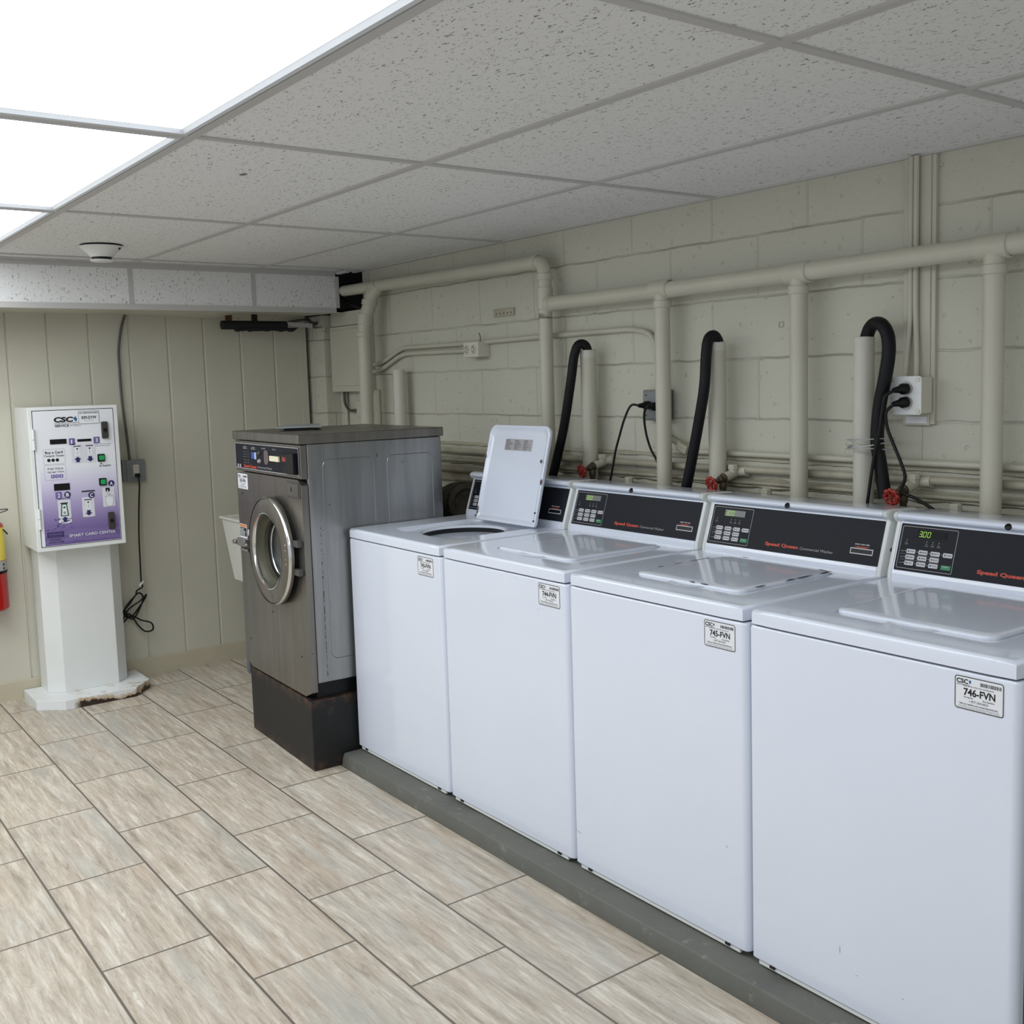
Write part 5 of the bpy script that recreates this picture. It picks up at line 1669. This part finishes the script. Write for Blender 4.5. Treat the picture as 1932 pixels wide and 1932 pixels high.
HOSES = [([(0.483, 0.80, 1.44), (0.483, 0.80, 1.53), (0.484, 0.8, 1.551), (0.49, 0.785, 1.58), (0.483, 0.77, 1.59), (0.474, 0.755, 1.58), (0.464, 0.745, 1.538), (0.457, 0.735, 1.458), (0.409, 0.735, 1.285), (0.353, 0.735, 1.138), (0.316, 0.735, 1.052)], 0.0180, 'black drain hose arching into the standpipe right of the raised lid'),
         ([(1.146, 0.80, 1.44), (1.146, 0.80, 1.53), (1.155, 0.8, 1.559), (1.158, 0.785, 1.582), (1.156, 0.77, 1.588), (1.152, 0.755, 1.575), (1.151, 0.745, 1.53), (1.15, 0.735, 1.42), (1.121, 0.735, 1.297), (1.087, 0.735, 1.171), (1.055, 0.735, 1.06)], 0.0180, 'black drain hose leaning down behind the second washer console'),
         ([(1.722, 0.80, 1.44), (1.724, 0.80, 1.53), (1.732, 0.8, 1.556), (1.746, 0.795, 1.58), (1.771, 0.785, 1.592), (1.804, 0.77, 1.585), (1.825, 0.765, 1.555), (1.832, 0.76, 1.507), (1.825, 0.755, 1.441), (1.807, 0.755, 1.359), (1.799, 0.755, 1.261), (1.811, 0.755, 1.186), (1.826, 0.755, 1.096)], 0.0190, 'black drain hose curling to the right, tied beside the standpipe')]
for pts, r_, lab in HOSES:
    o = MB().tube(spline(pts, 8), r_, 20).build('drain_hose', RUBBER)
    tag(o, lab, 'hose', 'black washer drain hoses')
mb = MB()
for zz, tilt in ((1.262, 0.004), (1.236, -0.006), (1.246, 0.012)):
    pts = []
    for i in range(25):
        a_ = 2 * math.pi * i / 24
        pts.append((1.760 + 0.072 * math.cos(a_), 0.780 + 0.052 * math.sin(a_), zz + tilt * math.cos(a_ + zz * 40)))
    mb.tube(pts, 0.0018, 6, caps=False)
mb.tube(spline([(1.70, 0.745, 1.235), (1.695, 0.74, 1.22), (1.705, 0.738, 1.21)], 4), 0.0016, 6)
mb.tube(spline([(1.72, 0.735, 1.262), (1.735, 0.73, 1.25), (1.71, 0.733, 1.244)], 4), 0.0016, 6)
o = mb.build('wire_tie', simple('pale_wire', srgb(176, 178, 178), 0.4, 0.3, var=0))
tag(o, 'pale wire ties binding the curled hose to its standpipe', 'wire tie')

# conduits on the wall
o = MB().tube(fillet([(-1.285, 0.848, 1.560), (-1.20, 0.848, 1.566), (-0.99, 0.848, 1.633), (-0.90, 0.848, 1.633), (-0.33, 0.848, 1.6300), (0.06, 0.848, 1.634), (0.69, 0.848, 1.636), (0.80, 0.848, 1.61), (0.822, 0.848, 1.42)], 0.09, 8), 0.0105, 14).build('wall_conduit', CREAM)
tag(o, 'long thin cream conduit bending along the wall to the grey outlet box', 'conduit')
o = MB().tube(fillet([(-1.285, 0.846, 1.524), (-1.21, 0.846, 1.530), (-1.00, 0.846, 1.600), (-0.90, 0.846, 1.604), (-0.37, 0.846, 1.598)], 0.07, 8), 0.0105, 14).build('wall_conduit', CREAM)
tag(o, 'lower short cream conduit ending at the small double outlet', 'conduit')
# double outlet box
t = thing('outlet_box', 'small cream double outlet box on the block wall above the raised lid', 'outlet', (-0.30, 0.84, 1.60))
MB().box(-0.375, -0.262, 0.800, WALL_Y, 1.566, 1.633).build('box_body', IVORY, t, bevel=0.003)
mb = MB()
for xx in (-0.350, -0.295):
    ring2d(mb, circ(xx, 1.600, 0.018, 20), circ(xx, 1.600, 0.0165, 20), (0, 0.7992, 0), X, Z)
    for dx, dz in ((-0.004, 0.009), (0.004, 0.0), (-0.003, -0.009)):
        flat(mb, rect(xx + dx - 0.003, 1.600 + dz - 0.003, xx + dx + 0.003, 1.600 + dz + 0.003), (0, 0.7992, 0), X, Z)
mb.build('socket_openings', BLACKP, t, smooth=0)
mb = MB()
mb.tube(spline([(-0.30, 0.84, 1.635), (-0.29, 0.835, 1.655), (-0.30, 0.835, 1.672)], 4), 0.002, 6)
o = mb.build('pipe_clip_wire', DULL)
tag(o, 'bent wire stub sticking up above the small double outlet', 'wire')
# grey outlet behind second drop pipe
t = thing('outlet_box', 'grey outlet box with two black plugs, half behind the second drop pipe', 'outlet', (0.82, 0.84, 1.355))
MB().box(0.762, 0.875, 0.820, WALL_Y, 1.300, 1.411).build('box_body', ZINC, t, bevel=0.004)
MB().box(0.768, 0.869, 0.815, 0.821, 1.306, 1.405).build('cover_plate', ZINC, t, bevel=0.002)
mb = MB()
for xx in (0.785, 0.850):
    for zz in (1.318, 1.392):
        flat(mb, circ(xx, zz, 0.0032, 10), (0, 0.8143, 0), X, Z)
mb.build('cover_screws', BLACKP, t, smooth=0)


def cord(name_lab, plug_c, pts, r=0.0042, plug_dir=(-0.15, -1, 0)):
    t = thing('power_cord', name_lab, 'cord', plug_c, 'black washer power cords')
    d = Vector(plug_dir).normalized()
    c = Vector(plug_c)
    MB().lathe([(0.006, -0.022), (0.015, -0.022), (0.0155, -0.004), (0.010, 0.004), (0.008, 0.018), (0.006, 0.024)], c, d, 18, cap0=True, cap1=True).build('plug', BLACKP, t)
    MB().tube(spline([c + d * 0.018] + [Vector(p) for p in pts], 8), r, 10).build('cable', CORD, t)


cord('black cord curving left from the grey outlet box down behind a washer', (0.800, 0.790, 1.356), [(0.775, 0.75, 1.357), (0.750, 0.74, 1.31), (0.722, 0.74, 1.25), (0.697, 0.74, 1.19), (0.684, 0.74, 1.143), (0.655, 0.74, 1.05)])
cord('black cord dropping from the grey outlet box behind the second drop pipe', (0.840, 0.792, 1.352), [(0.826, 0.775, 1.348), (0.805, 0.785, 1.315), (0.798, 0.800, 1.255), (0.806, 0.813, 1.20), (0.828, 0.822, 1.155), (0.86, 0.8222, 1.09)], plug_dir=(-0.1, -1, 0))

# LB fitting and thin conduit
t = thing('conduit_body', 'rounded cream conduit elbow fitting right of the second drop pipe', 'conduit', (0.95, 0.84, 1.2))
MB().tube(fillet([(0.845, 0.846, 1.30), (0.850, 0.846, 1.245), (0.93, 0.846, 1.215)], 0.03), 0.0105, 12).build('bend', CREAM, t)
MB().obox((0.955, 0.838, 1.205), (0.93, 0, -0.36), (0, 1, 0), (0.36, 0, 0.93), 0.026, 0.02, 0.016).build('body', CREAMD, t, bevel=0.006)
MB().tube([(0.975, 0.845, 1.193), (XMAX - 0.2, 0.845, 1.192)], 0.0095, 12).build('straight_run', CREAM, t)
# water pipes
o = MB().tube([(-1.12, 0.838, 1.143), (1.0, 0.838, 1.140), (2.2, 0.838, 1.147), (XMAX - 0.2, 0.838, 1.15)], 0.0125, 16).build('water_pipe', CREAMD)
tag(o, 'upper of the two grimy cream water pipes running low behind the washers', 'pipe', 'cream water supply pipes')
o = MB().tube([(-1.12, 0.836, 1.056), (XMAX - 0.2, 0.836, 1.056)], 0.0125, 16).build('water_pipe', CREAMD)
tag(o, 'lower of the two grimy cream water pipes, touching the console tops in view', 'pipe', 'cream water supply pipes')
o = MB().tube([(-1.12, 0.846, 1.098), (XMAX - 0.2, 0.846, 1.100)], 0.007, 12).build('thin_pipe', CREAMD)
tag(o, 'thin rough cream pipe between the two water pipes', 'pipe')

for x_, lab in ((0.702, 'white capped pipe stub behind the second washer'), (1.356, 'white capped pipe stub behind the third washer'), (2.018, 'white capped pipe stub behind the nearest washer')):
    t = thing('pipe_stub', lab, 'pipe', (x_, 0.80, 1.03), 'white capped pipe stubs')
    MB().lathe([(0.013, 1.0), (0.013, 1.072)], (x_, 0.80, 0), Z, 16).build('stem', CREAM, t)
    MB().lathe([(0.016, 1.068), (0.0165, 1.07), (0.0165, 1.088), (0.013, 1.091)], (x_, 0.80, 0), Z, 8, cap0=True, cap1=True).build('cap_nut', CREAM, t)
    MB().tube([(x_, 0.80, 1.035), (x_, 0.83, 1.040)], 0.012, 12).build('tee', CREAM, t)

VALVES = [(0.528, 1.109, 'leftmost red-handled valve beside the first hose'), (1.193, 1.101, 'red-handled valve between the second hose and the third drop pipe'), (1.871, 1.106, 'red-handled valve below the white outlet box')]
for x_, z_, lab in VALVES:
    t = thing('shutoff_valve', lab, 'valve', (x_, 0.81, 1.14), 'red-handled water valves')
    hub = Vector((x_, 0.718, z_))
    back = Vector((x_ + 0.004, 0.815, z_ + 0.026))
    d = (hub - back).normalized()
    mid = back.lerp(hub, 0.5)
    MB().tube([back + Vector((0.0, 0.022, 0.006)), back.lerp(mid, 0.9)], 0.0155, 16).build('painted_elbow', CREAM, t)
    MB().tube([Vector((x_ + 0.004, 0.838, z_ + 0.034)), Vector((x_ + 0.050, 0.838, z_ + 0.036))], 0.0165, 16).build('pipe_tee', CREAM, t)
    MB().lathe([(0.014, 0.0), (0.0145, 0.012), (0.017, 0.013), (0.017, 0.026), (0.014, 0.029)], (x_ + 0.008, 0.815, z_ + 0.030), Z, 8, cap0=True, cap1=True).build('hex_cap', CREAM, t)
    MB().lathe([(0.0165, 0.0), (0.0165, 0.006), (0.013, 0.009), (0.013, 0.022), (0.009, 0.026), (0.009, 0.034), (0.005, 0.037), (0.005, 0.052)], mid - d * 0.010, d, 16, cap0=True, cap1=True).build('valve_body', BRASS, t)
    MB().lathe([(0.010, 0), (0.013, -0.006), (0.013, -0.020), (0.010, -0.026), (0.010, -0.060)], mid + Vector((0.004, 0.0, -0.010)), Z, 14, cap0=True, cap1=True).build('hose_outlet', BRASS, t)
    # lobed handwheel
    a = d.cross(Z).normalized()
    b = d.cross(a)
    pts = []
    for i in range(65):
        th = 2 * math.pi * i / 64
        rr_ = 0.0200 + 0.0024 * math.cos(8 * th)
        pts.append(hub + (a * math.cos(th) + b * math.sin(th)) * rr_)
    mb = MB()
    mb.tube(pts, 0.0052, 8, caps=False)
    for i in range(5):
        th = 2 * math.pi * i / 5 + 0.3
        mb.tube([hub, hub + (a * math.cos(th) + b * math.sin(th)) * 0.020], 0.0034, 6)
    mb.tube([hub - d * 0.004, hub + d * 0.005], 0.0065, 12)
    hw = mb.build('handwheel', REDW, t)
    MB().tube([hub + d * 0.004, hub + d * 0.0075], 0.003, 10).build('wheel_screw', DULL, hw)

# board with twin conduits and white outlet box
o = MB().box(1.820, 1.905, 0.846, WALL_Y, 1.300, CEIL - 0.006).build('mounting_board', CREAM, bevel=0.002)
tag(o, 'tall narrow cream board on the wall carrying two conduits', 'board')
mb = MB()
mb.box(1.905, 1.918, 0.850, WALL_Y, 1.303, CEIL - 0.006)
o = mb.build('edge_strip', CREAM, bevel=0.001)
tag(o, 'thin cream edging strip along the right side of the tall board', 'trim')
for s_, lab in ((-1, 'left of two joined cream conduits coming down the tall board'), (1, 'right of two joined cream conduits coming down the tall board')):
    o = MB().tube(spline([(1.858 + s_ * 0.008, 0.836, CEIL - 0.006), (1.858 + s_ * 0.008, 0.836, 1.70), (1.858 + s_ * 0.009, 0.836, 1.60), (1.858 + s_ * 0.015, 0.832, 1.50), (1.858 + s_ * 0.017, 0.828, 1.436)], 8), 0.0078, 12).build('riser_conduit', CREAM)
    tag(o, lab, 'conduit', 'twin conduits on the board')
t = thing('outlet_box', 'white square outlet box with two black plugs at the foot of the tall board', 'outlet', (1.868, 0.82, 1.385))
MB().box(1.822, 1.915, 0.790, 0.8465, 1.335, 1.437).build('box_body', IVORY, t, bevel=0.004)
cpl = MB()
cpl.prism(rrect(0.100, 0.108, 0.008, 4, 1.868, 1.386), (0, 0.790, 0), X, Z, -Y, 0, 0.004)
cp_ = cpl.build('cover_plate', WHITE, t, bevel=0.0015)
for xx, zz in ((1.828, 1.430), (1.908, 1.430), (1.908, 1.342), (1.828, 1.342)):
    MB().lathe([(0.007, 0), (0.0065, 0.003), (0.002, 0.0034)], (xx, 0.786, zz), -Y, 14, cap0=True, cap1=True).build('cover_screw', IVORY, cp_)
mb = MB()
for zz in (1.406, 1.366):
    ring2d(mb, circ(1.872, zz, 0.019, 24), circ(1.872, zz, 0.0178, 24), (0, 0.7855, 0), X, Z)
mb.build('socket_outline', GREYINK, cp_, smooth=0)
o = MB().box(1.832, 1.898, 0.8445, 0.8465, 1.306, 1.325).build('name_plate', WPRINT, smooth=0)
tag(o, 'small pale blank label strip on the board below the white outlet box', 'label')
cord('black cord from the upper socket of the white box, hanging straight down', (1.868, 0.762, 1.404), [(1.842, 0.730, 1.385), (1.834, 0.728, 1.345), (1.824, 0.726, 1.28), (1.803, 0.728, 1.187), (1.780, 0.730, 1.05)], 0.0048, (-0.4, -1, -0.1))
cord('black cord from the lower socket of the white box, looping past the red valve', (1.868, 0.762, 1.366), [(1.842, 0.735, 1.342), (1.845, 0.735, 1.30), (1.862, 0.735, 1.26), (1.888, 0.735, 1.206), (1.903, 0.735, 1.162), (1.893, 0.733, 1.122), (1.93, 0.733, 1.108), (1.985, 0.733, 1.083), (2.03, 0.735, 1.05)], 0.0048, (-0.4, -1, -0.1))

# small things on the wall
mb = MB()
ring2d(mb, rect(1.357, 1.604, 1.377, 1.622), rect(1.360, 1.607, 1.374, 1.619), (0, WALL_Y - 0.002, 0), X, Z)
o = mb.build('wall_mark', CREAMD, smooth=0)
tag(o, 'tiny square painted-over outline on the wall left of the third drop pipe', 'mark')
mb = MB()
mb.box(-0.215, -0.065, WALL_Y - 0.008, WALL_Y, 1.735, 1.768)
o = mb.build('patch_plate', CREAMD, bevel=0.002)
tag(o, 'small painted-over perforated metal strip high on the block wall', 'plate')
mb = MB()
for i_ in range(5):
    mb.lathe([(0.004, 0.0)], (0, 0, 0)) if False else flat(mb, circ(-0.19 + i_ * 0.027, 1.748, 0.0035, 8), (0, WALL_Y - 0.0085, 0), X, Z)
h_ = mb.build('hole', BLACKP, bpy.data.objects['patch_plate'], smooth=0)
ORG['patch_plate'] = Vector((0, 0, 0))

# dusty flexible duct between the steel washer and the first white one
mb = MB()
path = spline([(-0.44, 0.585, 0.80), (-0.42, 0.67, 0.86), (-0.35, 0.70, 0.92), (-0.27, 0.69, 0.935), (-0.20, 0.67, 0.94)], 12)
mb.tube(path, [0.082 + 0.006 * (i % 3 == 0) for i in range(len(path))], 28, caps=False)
t = thing('exhaust_duct', 'dusty corrugated round duct in the gap behind the steel washer', 'duct', (-0.3, 0.68, 0.8))
mb.build('corrugated_tube', DUST, t)
MB().lathe([(0.084, 0.0), (0.084, 0.02), (0.062, 0.022), (0.05, 0.006), (0.01, 0.0)], path[-1], (0.95, -0.3, 0.05), 32, cap1=True).build('end_cap', DUST, t)
MB().box(-0.50, -0.38, 0.52, 0.64, 0.0, 0.80).build('support_box', DULL, t)
